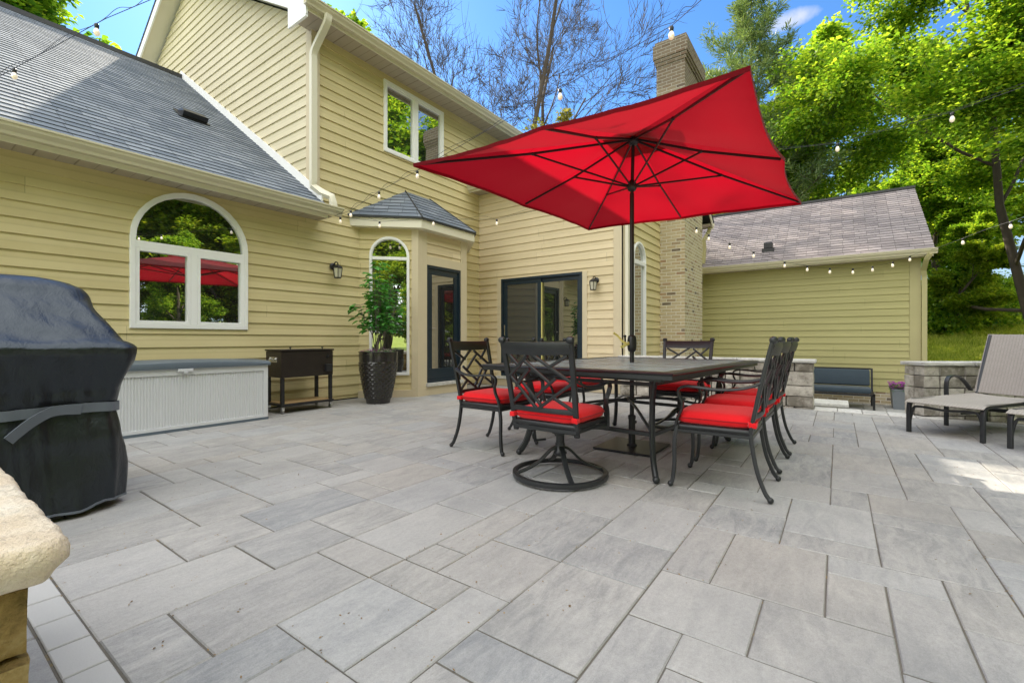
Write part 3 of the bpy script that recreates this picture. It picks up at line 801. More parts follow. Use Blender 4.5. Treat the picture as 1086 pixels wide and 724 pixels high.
# ---- roofs
def roof_plane(mb, O, U, V, L, R, v1, thick=.009, exp=.14):
    U, V = Vector(U).normalized(), Vector(V).normalized(); N = U.cross(V).normalized()
    if N.z < 0: N = -N
    lap(mb, O, U, V, N, 0, v1, exp, L, R, thick=thick, base=.004)
def slab(mb, pts, t=.06):
    # thin underlay below a roof plane
    P = [Vector(p) for p in pts]; N = (P[1]-P[0]).cross(P[2]-P[0]).normalized()
    if N.z < 0: N = -N
    mb.loops([[p-N*t for p in P], [p-N*.001 for p in P]])
wing_slope = .677; sl = math.sqrt(1+wing_slope**2)
mb = MB()
EY, EZ = 6.08, 2.93
roof_plane(mb, (0, EY, EZ), (1, 0, 0), (0, 1, wing_slope), K(-4.3), K(XG-.005), (11.52-EY)*sl)
roof_plane(mb, (0, 16.96, EZ), (1, 0, 0), (0, -1, wing_slope), K(-4.3), K(XG-.005), (11.52-EY)*sl)
# small return of roof past the corner
rf1 = mb.build('roof', M['shingle'], house, label='grey shingle roof of the left wing')
mb = MB()
slab(mb, [(-4.3, EY, EZ), (XG-.006, EY, EZ), (XG-.006, 11.52, EZ+5.44*wing_slope), (-4.3, 11.52, EZ+5.44*wing_slope)], .05)
mb.box((-4.3, 11.42, EZ+5.44*wing_slope-.05), (XG-.01, 11.62, EZ+5.44*wing_slope+.03))
mb.box((-4.3, EY-.03, EZ-.02), (XG-.006, EY+.02, EZ+.006))
mb.build('roof_edge', M['dark_edge'], house)
def gutter(mb, p0, p1, out, h=.115, w=.12):
    """K-style gutter; p0,p1 top back corners, out = outward unit"""
    p0, p1, out = Vector(p0), Vector(p1), Vector(out); Z = Vector((0, 0, 1))
    pr = [(0, 0), (0, -h), (w*.55, -h), (w*.62, -h*.75), (w*.9, -h*.45), (w*.95, -.022), (w+.006, -.018), (w+.006, 0), (w-.012, 0), (w-.014, -.03), (w*.5, -h+.02), (.01, -h+.02), (.01, 0)]
    mb.loops([[p+out*a+Z*b for a, b in pr] for p in (p0, p1)])
mb = MB(); gutter(mb, (-4.3, EY+.03, 2.925), (4.06, EY+.03, 2.925), (0, -1, 0)); mb.build('gutter', M['gutter'], house)
mb = MB(); mb.box((-4.3, EY+.032, 2.76), (XG+.02, EY+.055, 2.93)); mb.build('fascia', M['fascia'], house)
mb = MB(); mb.box((-4.3, EY+.056, 2.795), (XG+.1, YP-.001, 2.81)); mb.build('soffit', M['soffit'], house)
# step flashing (white) along gable
mb = MB()
def sloped(mb, x0, x1, ya, za, yb, zb, t0, t1):
    mb.loops([[(x0, ya, za+t0), (x1, ya, za+t0), (x1, ya, za+t1), (x0, ya, za+t1)], [(x0, yb, zb+t0), (x1, yb, zb+t0), (x1, yb, zb+t1), (x0, yb, zb+t1)]])
sloped(mb, XG-.045, XG-.018, EY+.1, EZ+.1*wing_slope, 11.52, EZ+5.44*wing_slope, .0, .15)
mb.build('flashing', M['white'], house)
# main roof
ms = .585; Ye, Ze = 6.05, 5.78; Yr, Zr = 11.15, 5.78+5.10*.585
mb = MB(); slm = math.sqrt(1+ms*ms)
roof_plane(mb, (0, Ye, Ze), (1, 0, 0), (0, 1, ms), K(3.50), K(10.0), 5.10*slm)
roof_plane(mb, (0, 2*Yr-Ye, Ze), (1, 0, 0), (0, -1, ms), K(3.50), K(10.0), 5.10*slm)
mb.build('roof', M['shingle'], house, label='upper shingle roof of the two storey block')
mb = MB(); slab(mb, [(3.51, Ye, Ze), (9.99, Ye, Ze), (9.99, Yr, Zr), (3.51, Yr, Zr)], .03); slab(mb, [(3.51, 2*Yr-Ye, Ze), (9.99, 2*Yr-Ye, Ze), (9.99, Yr, Zr), (3.51, Yr, Zr)], .03)
mb.build('roof_edge', M['dark_edge'], house)
# rake boards
mb = MB()
for sgn in (1, -1):
    y0_, y1_ = (Ye+.03, Yr) if sgn == 1 else (2*Yr-Ye-.03, Yr)
    sloped(mb, 3.515, 3.545, y0_, Ze-.01, y1_, Zr-.01, -.22, -.02)
mb.build('rake_board', M['white'], house)
mb = MB()
mb.loops([[(3.546, Ye+.03, 5.52), (3.546, Ye+.5, 5.52), (3.546, Ye+.5, 5.79+.5*ms-.24), (3.546, Ye+.03, 5.56)], [(3.51, Ye+.03, 5.52), (3.51, Ye+.5, 5.52), (3.51, Ye+.5, 5.79+.5*ms-.24), (3.51, Ye+.03, 5.56)]])
mb.build('eave_return', M['white'], house)
mb = MB()
sloped(mb, 3.546, XG+.01, Ye+.03, Ze-.03, Yr, Zr-.03, -.135, -.12); sloped(mb, 3.546, XG+.01, 2*Yr-Ye-.03, Ze-.03, Yr, Zr-.03, -.135, -.12)
mb.build('soffit', M['fascia'], house)
mb = MB(); mb.box((3.55, Ye+.056, 5.655), (10.0, YP+.03, 5.67)); mb.build('soffit', M['soffit'], house)
mb = MB(); mb.box((3.52, Ye+.032, 5.62), (10.0, Ye+.055, 5.79)); mb.build('fascia', M['fascia'], house)
mb = MB(); gutter(mb, (3.48, Ye+.03, 5.775), (10.0, Ye+.03, 5.775), (0, -1, 0)); mb.build('gutter', M['gutter'], house)
# sliding-door block roof (ridge along Y)
bs = .72; Xe, Zb = 7.43, 4.30; Zt = Zb+(RX-Xe)*bs; slb = math.sqrt(1+bs*bs)
mb = MB()
roof_plane(mb, (Xe, 0, Zb), (0, 1, 0), (1, 0, bs), K(2.86), lambda v: 6.47 if v < 1.6 else 11, (RX-Xe)*slb)
roof_plane(mb, (2*RX-Xe, 0, Zb), (0, 1, 0), (-1, 0, bs), K(2.86), K(11), (RX-Xe)*slb)
mb.build('roof', M['shingle'], house, label='steep shingle roof over the sliding door block')
mb = MB()
slab(mb, [(Xe, 2.87, Zb), (RX, 2.87, Zt), (RX, 10.9, Zt), (Xe, 6.47, Zb)], .04); slab(mb, [(2*RX-Xe, 2.87, Zb), (RX, 2.87, Zt), (RX, 10.9, Zt), (2*RX-Xe, 10.9, Zb)], .04)
mb.build('roof_edge', M['dark_edge'], house)
mb = MB()
for xa in (Xe, 2*RX-Xe):
    mb.loops([[(xa, 2.88, Zb-.2), (xa, 2.905, Zb-.2), (xa, 2.905, Zb-.02), (xa, 2.88, Zb-.02)], [(RX, 2.88, Zt-.2), (RX, 2.905, Zt-.2), (RX, 2.905, Zt-.02), (RX, 2.88, Zt-.02)]])
mb.build('rake_board', M['fascia'], house)
mb = MB()
for xa, xb in ((Xe+.05, XS), (XW, 2*RX-Xe-.05)): mb = MB(); mb.box((xa, 2.906, Zb-.13), (xb, 6.5 if xa < 9 else 10, Zb-.115)); mb.build('soffit', M['soffit'], house)
mb = MB(); mb.box((Xe+.03, 2.906, Zb-.16), (Xe+.05, 6.49, Zb-.01)); mb.build('fascia', M['fascia'], house); mb = MB(); mb.box((2*RX-Xe-.05, 2.906, Zb-.16), (2*RX-Xe-.03, 10, Zb-.01)); mb.build('fascia', M['fascia'], house)
mb = MB(); gutter(mb, (Xe+.03, 2.87, Zb-.01), (Xe+.03, 6.46, Zb-.01), (-1, 0, 0)); mb.build('gutter', M['gutter'], house); mb = MB(); gutter(mb, (2*RX-Xe-.03, 2.87, Zb-.01), (2*RX-Xe-.03, 9, Zb-.01), (1, 0, 0)); mb.build('gutter', M['gutter'], house)
# right wing roof (ridge along Y)
ws = .672; XE, ZE = 13.10, 2.92; XR = 16.3; ZR = ZE+(XR-XE)*ws; slw = math.sqrt(1+ws*ws)
mb = MB()
roof_plane(mb, (XE, 0, ZE), (0, 1, 0), (1, 0, ws), K(-1.68), K(9), (XR-XE)*slw)
roof_plane(mb, (2*XR-XE, 0, ZE), (0, 1, 0), (-1, 0, ws), K(-1.68), K(9), (XR-XE)*slw)
mb.build('roof', M['shingle_brown'], house, label='brown grey shingle roof of the right wing')
mb = MB(); slab(mb, [(XE, -1.67, ZE), (XR, -1.67, ZR), (XR, 9, ZR), (XE, 9, ZE)], .04); slab(mb, [(2*XR-XE, -1.67, ZE), (XR, -1.67, ZR), (XR, 9, ZR), (2*XR-XE, 9, ZE)], .04)
mb.box((XR-.09, -1.69, ZR-.03), (XR+.09, 9, ZR+.035)); mb.build('roof_edge', M['dark_edge'], house)
mb = MB(); gutter(mb, (XE+.03, -1.72, ZE-.005), (XE+.03, YC, ZE-.005), (-1, 0, 0)); mb.build('gutter', M['gutter'], house)
mb = MB(); mb.box((XE+.03, -1.66, ZE-.15), (XE+.05, YC, ZE)); 
for xa in (XE, 2*XR-XE):
    mb.loops([[(xa, -1.66, ZE-.17), (xa, -1.635, ZE-.17), (xa, -1.635, ZE-.02), (xa, -1.66, ZE-.02)], [(XR, -1.66, ZR-.17), (XR, -1.635, ZR-.17), (XR, -1.635, ZR-.02), (XR, -1.66, ZR-.02)]])
mb.build('fascia', M['fascia'], house)
mb = MB(); mb.box((XE+.05, -1.63, ZE-.14), (XW, YC, ZE-.125)); mb.build('soffit', M['soffit'], house)
# bay roof
E = [Vector((4.45, 6.497, 3.0)), Vector((5.282, 5.62, 3.0)), Vector((6.673, 5.62, 3.0)), Vector((7.505, 6.497, 3.0))]
P1, P2 = Vector((5.69, 6.497, 3.70)), Vector((6.30, 6.497, 3.70))
def tri_roof(mb, a, b, top, exp=.14):
    """hip face between eave a-b and top points [left, right]"""
    U = (b-a).normalized(); mid = top[0]-a; V = (mid-U*mid.dot(U)); H = V.length; V.normalize()
    l = (top[0]-a).dot(U); r = (top[-1]-a).dot(U); W = (b-a).length
    roof_plane(mb, a, U, V, lambda v: l*v/H, lambda v: W+(r-W)*v/H, H)
mb = MB()
tri_roof(mb, E[0], E[1], [P1]); tri_roof(mb, E[1], E[2], [P1, P2]); tri_roof(mb, E[2], E[3], [P2])
mb.build('roof', M['shingle'], house, label='small hipped shingle roof over the bay')
mb = MB(); mb.loops([[E[0]-Vector((0, 0, .02)), E[1]-Vector((0, 0, .02)), E[2]-Vector((0, 0, .02)), E[3]-Vector((0, 0, .02))], [e+Vector((0, 0, .002)) for e in E]])
for a_, b_ in ((E[1], P1), (E[2], P2)):
    mb.tube([a_+Vector((0, 0, .018)), b_+Vector((0, 0, .018))], .012, 6)
mb.build('roof_edge', M['dark_edge'], house)
Ei = [Vector((4.50, 6.497, 0)), Vector((5.296, 5.65, 0)), Vector((6.659, 5.65, 0)), Vector((7.455, 6.497, 0))]
mb = MB(); mb.loops([[e+Vector((0, 0, 2.835)) for e in Ei], [e+Vector((0, 0, 2.979)) for e in Ei]]); mb.build('fascia', M['fascia'], house)
# ridge vent box on wing roof, pipe vent on right wing
def roofbox(name, O, U, V, w_, l_, h_, mat):
    O, U, V = Vector(O), Vector(U).normalized(), Vector(V).normalized(); N = U.cross(V); N = N if N.z > 0 else -N
    m = MB(); p = lambda a, b, c: O+U*a+V*b+N*c
    m.loops([[p(-w_/2-.04, -l_/2-.03, .02), p(w_/2+.04, -l_/2-.03, .02), p(w_/2+.04, l_/2+.05, .02), p(-w_/2-.04, l_/2+.05, .02)],
             [p(-w_/2-.04, -l_/2-.03, .028), p(w_/2+.04, -l_/2-.03, .028), p(w_/2+.04, l_/2+.05, .028), p(-w_/2-.04, l_/2+.05, .028)]])
    m.loops([[p(-w_/2, -l_/2, .03), p(w_/2, -l_/2, .03), p(w_/2, l_/2, .03), p(-w_/2, l_/2, .03)],
             [p(-w_/2, -l_/2-.02, h_), p(w_/2, -l_/2-.02, h_), p(w_/2-.03, l_/2-.08, h_*.9), p(-w_/2+.03, l_/2-.08, h_*.9)]])
    return m.build(name, mat, house)
vy = 8.38; roofbox('roof_vent', (2.93, vy, EZ+(vy-EY)*wing_slope), (1, 0, 0), (0, 1, wing_slope), .34, .26, .12, M['black'])
vx = 13.72; 
mb = MB(); zc = ZE+(vx-XE)*ws
mb.box((vx-.13, 1.35, zc-.1), (vx+.10, 1.63, zc+.02)); mb.box((vx-.09, 1.39, zc+.02), (vx+.09, 1.59, zc+.19), bev=.02); mb.build('roof_vent', M['black'], house)
# ---- downspouts
def spout(name, pts, mat, w=.045, d=.032, up=None):
    m = MB(); m.tube(pts, 1.0, 4, (d, w), up); return m.build(name, mat, house, label=None)
spout('downspout', cr([(3.80, 5.98, 5.66), (3.80, 6.02, 5.55), (3.79, 6.22, 5.36), (3.775, 6.32, 5.22), (3.775, 6.33, 5.1)], 4)+[(3.775, 6.33, 3.32), (3.775, 6.33, 3.24), (3.84, 6.20, 3.14), (3.92, 6.09, 3.08), (3.93, 6.06, 2.98), (3.93, 6.05, 2.91)], M['fascia'], up=(0, 1, 0))
spout('downspout', [(7.86, 2.96, 4.18), (7.86, 3.0, 4.1), (7.88, 3.08, 3.95), (7.88, 3.085, 3.8), (7.88, 3.085, .05)], M['fascia'], up=(0, 1, 0))
spout('downspout', [(13.04, -1.60, 2.80), (13.1, -1.55, 2.70), (13.38, -1.53, 2.5), (13.44, -1.55, 2.35), (13.44, -1.55, -.5)], M['trim_olive'], up=(1, 0, 0))
spout('downspout', [(13.80, 2.95, 4.15), (13.78, 3.0, 4.0), (13.5, 3.05, 3.75), (13.44, 3.02, 3.5), (13.3, 3.02, 3.05)], M['trim_olive'], up=(1, 0, 0))
# ---- chimney
mb = MB()
cx0, cx1, cy0, cy1 = 9.90, 11.42, 2.617, YC+.05
mb.box((cx0, cy0, -.6), (cx1, cy1, 5.4))
mb.loops([[(cx0, cy0, 5.4), (cx1, cy0, 5.4), (cx1, 3.22, 5.4), (cx0, 3.22, 5.4)], [(cx0+.02, cy0, 6.9), (cx1-.02, cy0, 6.9), (cx1-.02, 3.22, 6.9), (cx0+.02, 3.22, 6.9)]])
z = 6.9
for o_, h_ in ((.02, .072), (.04, .072), (.06, .30), (.03, .072)):
    mb.box((cx0-o_+.02, cy0-o_, z), (cx1+o_-.02, 3.22+o_, z+h_)); z += h_
ch = mb.build('chimney', M['brick'], house, label='buff brick chimney with corbelled top')
mb = MB(); mb.loops([[(cx0, cy0-.02, z), (cx1, cy0-.02, z), (cx1, 3.24, z), (cx0, 3.24, z)], [(cx0+.2, cy0+.15, z+.07), (cx1-.2, cy0+.15, z+.07), (cx1-.2, 3.1, z+.07), (cx0+.2, 3.1, z+.07)]]); mb.build('crown', M['capstone'], ch)
mb = MB(); mb.lathe([(.16, z+.05), (.16, z+.25), (.13, z+.25), (.13, z+.1)], (10.6, 2.93, 0), 12)
mb.box((10.95, 2.86, z+.06), (11.2, 3.12, z+.28)); mb.build('flue_pot', M['fieldstone'], ch)

# ================================================================== lanterns
def lantern(loc, face_rz, label):
    t = thing('wall_lantern', label, 'wall lamp', loc, face_rz, 'wall lanterns on the house')
    m = MB(); # local: wall at y=0, lamp towards -y
    m.lathe([(.055, 0), (.055, .012), (.03, .025)], (0, 0, 0), 16, M4=Matrix.Rotation(PI/2, 4, 'X') @ Matrix.Translation((0, .04, 0)))
    m.tube(cr([(0, -.02, .04), (0, -.07, .10), (0, -.13, .085), (0, -.135, .05)], 5), .009, 8)
    m.lathe([(.012, .06), (.03, .05), (.075, .02), (.08, .01), (.078, .0)], (0, -.135, 0), 6)
    m.lathe([(.055, -.155), (.06, -.145), (.05, -.14)], (0, -.135, 0), 6)
    for k in range(6):
        a = 2*PI*k/6; m.tube([(.074*math.cos(a), -.135+.074*math.sin(a), .0), (.055*math.cos(a), -.135+.055*math.sin(a), -.145)], .005, 4)
    m.build('bracket', M['black'], t, world=False)
    m = MB(); m.lathe([(.050, -.14), (.068, -.002)], (0, -.135, 0), 6, True, True); m.build('lamp_glass', M['lamp_glass'], t, world=False)
    m = MB(); m.ball((0, -.135, -.07), .026, 8, (1, 1, 1.5)); m.build('bulb', M['bulb_off'], t, world=False)
lantern((4.187, YP-.028, 2.08), 0, 'small black wall lantern between the big arched window and the bay')
lantern((XS-.028, 3.65, 2.03), -PI/2, 'small black wall lantern right of the sliding door')
# ================================================================== FURNITURE
from mathutils import noise as mnoise
def nz(p, s=1.0): return mnoise.noise(Vector(p)*s)
def rbox(mb, lo, hi, b, M4=None, nb=3):
    """box with rounded vertical edges and softened top/bottom"""
    x0, y0, z0 = lo; x1, y1, z1 = hi
    def ring(i, z):
        r = max(.001, b); pts = []
        for cx, cy, a0 in ((x1-r, y1-r, 0), (x0+r, y1-r, 90), (x0+r, y0+r, 180), (x1-r, y0+r, 270)):
            for k in range(nb+1):
                a = math.radians(a0+90*k/nb); pts.append((cx+(r-i)*math.cos(a), cy+(r-i)*math.sin(a), z))
        return pts
    e = min(b, (z1-z0)/2)*.9
    L = [ring(e*(1-math.sin(PI/2*t)), z0+e*(1-math.cos(PI/2*t))) for t in (0, .5, 1)] if e > 1e-4 else [ring(0, z0)]
    L += [ring(e*(1-math.cos(PI/2*t)), z1-e*(1-math.sin(PI/2*t))) for t in (0, .33, .66, 1)]
    mb.loops(L, True, True, M4)

def cushion_mesh(hx, y0, y1, z0, z1):
    mb = MB(); n = 28; L = []
    def ring(s, z, puff=0):
        pts = []
        for k in range(n*2):
            a = 2*PI*k/(n*2); c, q = math.cos(a), math.sin(a)
            x = math.copysign(abs(c)**.28, c)*hx*s; y = (y0+y1)/2+math.copysign(abs(q)**.28, q)*(y1-y0)/2*s
            pts.append((x, y, z+.004*nz((x*9, y*9, z*20))))
        return pts
    zm = (z0+z1)/2
    for s, z in ((.5, z0), (.93, z0+.002), (.985, z0+.014), (1.0, zm-.012), (1.012, zm-.004), (1.012, zm+.004), (1.0, zm+.012), (.985, z1-.016), (.94, z1-.003), (.80, z1+.006), (.5, z1+.012), (.2, z1+.010)): L.append(ring(s, z))
    mb.loops(L, True, True); return mb
def post_xy(z, s):
    # back post centre line for height z
    t = (z-.40)/.565
    return s*(.243+.022*t), -.185-.10*t-.02*t*t
LAT = [((200, 210), (322, 335)), ((395, 235), (216, 415)), ((368, 278), (605, 468)), ((440, 222), (775, 455)), ((725, 228), (575, 335)), ((645, 415), (470, 592)),
       ((230, 425), (492, 700)), ((412, 345), (298, 485)), ((350, 468), (520, 655)), ((775, 455), (492, 700)), ((332, 570), (255, 645)), ((640, 590), (800, 690))]
def lat_pt(q):
    x, y = q; l = 165+.15*(y-210); r = 755+.12*(y-210)
    u = (x-l)/(r-l)*2-1; v = 1-(y-212)/485
    z = .505+v*.375
    px, py = post_xy(z, 1)
    return (u*px, py-.022*(1-u*u), z)
CH = {}
def build_chair(kind):
    t = thing('armchair' if kind == 'fixed' else 'swivel_chair', '', 'chair')
    # backrest
    mb = MB()
    for s in (-1, 1):
        zs = [.34 if kind != 'fixed' else .395, .5, .6, .7, .8, .9, .955]
        mb.tube([(*post_xy(z, s), z) for z in zs], 1, 8, (.013, .020), up=(0, 1, 0))
        x, y = post_xy(.965, s)
        mb.lathe([(.004, -.026), (.017, -.022), (.023, -.008), (.023, .008), (.017, .022), (.004, .026)], (0, 0, 0), 12, M4=Matrix.Translation((x, y-.004, .966)) @ Matrix.Rotation(PI/2, 4, 'Y'))
    L = []
    for i in range(13):
        u = -1+2*i/12; x, y = post_xy(.9, 1); yy = y-.022*(1-u*u); dz = .008*(1-u*u)
        x2, y2 = post_xy(.95, 1); yt = y2-.022*(1-u*u)
        L.append([(u*x, yy-.006, .875-dz), (u*x, yy+.012, .875-dz), (u*x, yt+.012, .945-dz*.5), (u*x2, yt+.004, .957-dz*.5), (u*x2, yt-.010, .955-dz*.5), (u*x, yt-.012, .93-dz)])
    mb.loops(L)
    mb.tube([(*(lambda q: (u*q[0], q[1]-.022*(1-u*u)))(post_xy(.5, 1)), .5) for u in [-1+i/5 for i in range(11)]], 1, 8, (.018, .009), up=(0, 0, 1))
    for a, b in LAT:
        P = [(a[0]+(b[0]-a[0])*k/4, a[1]+(b[1]-a[1])*k/4) for k in range(5)]
        mb.tube([lat_pt(p) for p in P], 1, 6, (.010, .011), up=(0, 1, 0))
    mb.build('backrest', M['metal'], t, True, world=False)
    # seat frame
    mb = MB()
    rbox(mb, (-.255, -.20, .385), (.255, .26, .42), .02)
    for s in (-1, 1): mb.tube([(s*.25, -.18, .375), (s*.25, .24, .375)], 1, 6, (.012, .010), up=(0, 0, 1))
    mb.tube([(-.25, .25, .375), (.25, .25, .375)], 1, 6, (.012, .010), up=(0, 0, 1)); mb.tube([(-.25, -.19, .37), (.25, -.19, .37)], 1, 6, (.016, .010), up=(0, 0, 1))
    mb.build('seat_frame', M['metal'], t, True, world=False)
    cm = cushion_mesh(.248, -.205, .262, .421, .498); cu = cm.build('cushion', M['red'], t, True, world=False, sharp=70)
    mb = MB(); rg_ = [(.253*math.copysign(abs(math.cos(a))**.28, math.cos(a)), .0285+.2385*math.copysign(abs(math.sin(a))**.28, math.sin(a)), .4595) for a in [2*PI*k/56 for k in range(57)]]
    mb.tube(rg_, .0045, 5, cap=False); mb.build('piping', M['red_dark'], cu, True, world=False)
    mb = MB()
    for s in (-1, 1):
        x, y = post_xy(.46, s)
        mb.tube([(x-.02*s, y+.03, .455), (x+.016*s, y+.015, .452), (x+.018*s, y-.022, .45), (x-.016*s, y-.025, .455), (x-.02*s, y+.01, .458)], 1, 6, (.017, .004), up=(0, 0, 1))
    mb.build('tie', M['red'], cu, True, world=False)
    # arms
    for s in (-1, 1):
        mb = MB()
        base = [(s*.255, .255, .40)] if kind == 'fixed' else [(s*.262, .235, .335)]
        pts = [(*post_xy(.715, s), .715), (s*.268, -.205, .69), (s*.282, -.12, .666), (s*.290, .0, .658), (s*.290, .12, .668), (s*.288, .19, .668), (s*.284, .228, .645), (s*.278, .226, .605), (s*.27, .208, .56), (s*.263, .215, .51), (s*.26, .238, .46)] + base
        mb.tube(cr(pts, 4), 1, 8, (.019, .0085) if True else None, up=(s, 0.15, 0)) if False else mb.tube(cr(pts, 4), 1, 8, (.0085, .017))
        mb.build('armrest', M['metal'], t, True, world=False)
    if kind == 'fixed':
        for s in (-1, 1):
            mb = MB(); mb.tube(cr([(s*.245, -.185, .41), (s*.246, -.197, .30), (s*.25, -.222, .17), (s*.257, -.262, .06), (s*.261, -.288, .022)], 4), 1, 8, (.014, .013), up=(s, 0, 0))
            mb.ball((s*.261, -.292, .019), .019, 7); mb.build('leg', M['metal'], t, True, world=False)
            mb = MB(); mb.tube(cr([(s*.252, .245, .41), (s*.256, .262, .30), (s*.257, .262, .16), (s*.26, .272, .05), (s*.262, .282, .022)], 4), 1, 8, (.014, .013), up=(s, 0, 0))
            mb.ball((s*.262, .286, .019), .019, 7); mb.build('leg', M['metal'], t, True, world=False)
    else:
        mb = MB(); rbox(mb, (-.13, -.10, .355), (.13, .14, .372), .01); mb.lathe([(.03, .24), (.03, .30), (.06, .31), (.06, .325), (.028, .33), (.028, .36)], (0, .02, 0), 14)
        for s in (-1, 1): mb.tube([(s*.262, .235, .345), (s*.13, .05, .362)], 1, 6, (.016, .006))
        mb.tube(cr([(-.10, -.1, .36), (-.13, -.13, .32), (-.12, -.12, .27), (-.07, -.06, .27)], 3), .008, 6)
        mb.build('swivel_mount', M['metal'], t, True, world=False)
        mb = MB(); mb.lathe([(.034, .15), (.05, .17), (.034, .19), (.034, .24)], (0, .02, 0), 14)
        ring = [(.325*math.cos(2*PI*k/48), .02+.325*math.sin(2*PI*k/48), .03) for k in range(49)]
        mb.tube(ring, 1, 8, (.017, .014), up=(0, 0, 1), cap=False)
        mb.tube([(x*.965, .02+(y-.02)*.965, .044) for x, y, z in ring], 1, 6, (.006, .009), up=(0, 0, 1), cap=False)
        for k in range(4):
            a = PI/4+PI/2*k; c, q = math.cos(a), math.sin(a)
            mb.tube(cr([(c*.02, .02+q*.02, .215), (c*.07, .02+q*.07, .19), (c*.15, .02+q*.15, .115), (c*.24, .02+q*.24, .065), (c*.315, .02+q*.315, .04)], 5), 1, 8, (.010, .019))
        mb.build('swivel_base', M['metal'], t, True, world=False)
    return t
def set_label(o, l, g): o['label'] = l; o['group'] = g
GF = 'fixed armchairs along the sides of the patio table'; GS = 'swivel chairs at the ends of the patio table'
proto = build_chair('fixed')
spots = [(3.29, 2.55, 180, 'red cushioned armchair left of the near swivel chair, nearest the bay'),
         (4.22, 2.58, 181, 'middle armchair on the far long side, seen through the near swivel chair'),
         (4.95, 2.60, 178, 'armchair on the far long side that stands closest to the sliding door'),
         (3.33, .62, 1, 'red cushioned armchair nearest the viewer on the right of the table'),
         (4.06, .63, -1, 'second red cushioned armchair in the row on the right of the table'),
         (4.70, .62, 0, 'third armchair in the right hand row, farthest from the viewer')]
for i, (x, y, r, l) in enumerate(spots):
    o = proto if i == 0 else copy_tree(proto)
    o.location = (x, y, .001); o.rotation_euler = (0, 0, math.radians(r)); set_label(o, l, GF)
ps = build_chair('swivel')
for i, (x, y, r, l) in enumerate([(2.80, 1.60, -91, 'swivel chair on a ring base in the foreground, its lattice back to the viewer'),
                                  (5.20, 1.42, 90, 'swivel chair at the far end of the table in front of the brick chimney')]):
    o = ps if i == 0 else copy_tree(ps)
    o.location = (x, y, .001); o.rotation_euler = (0, 0, math.radians(r)); set_label(o, l, GS)

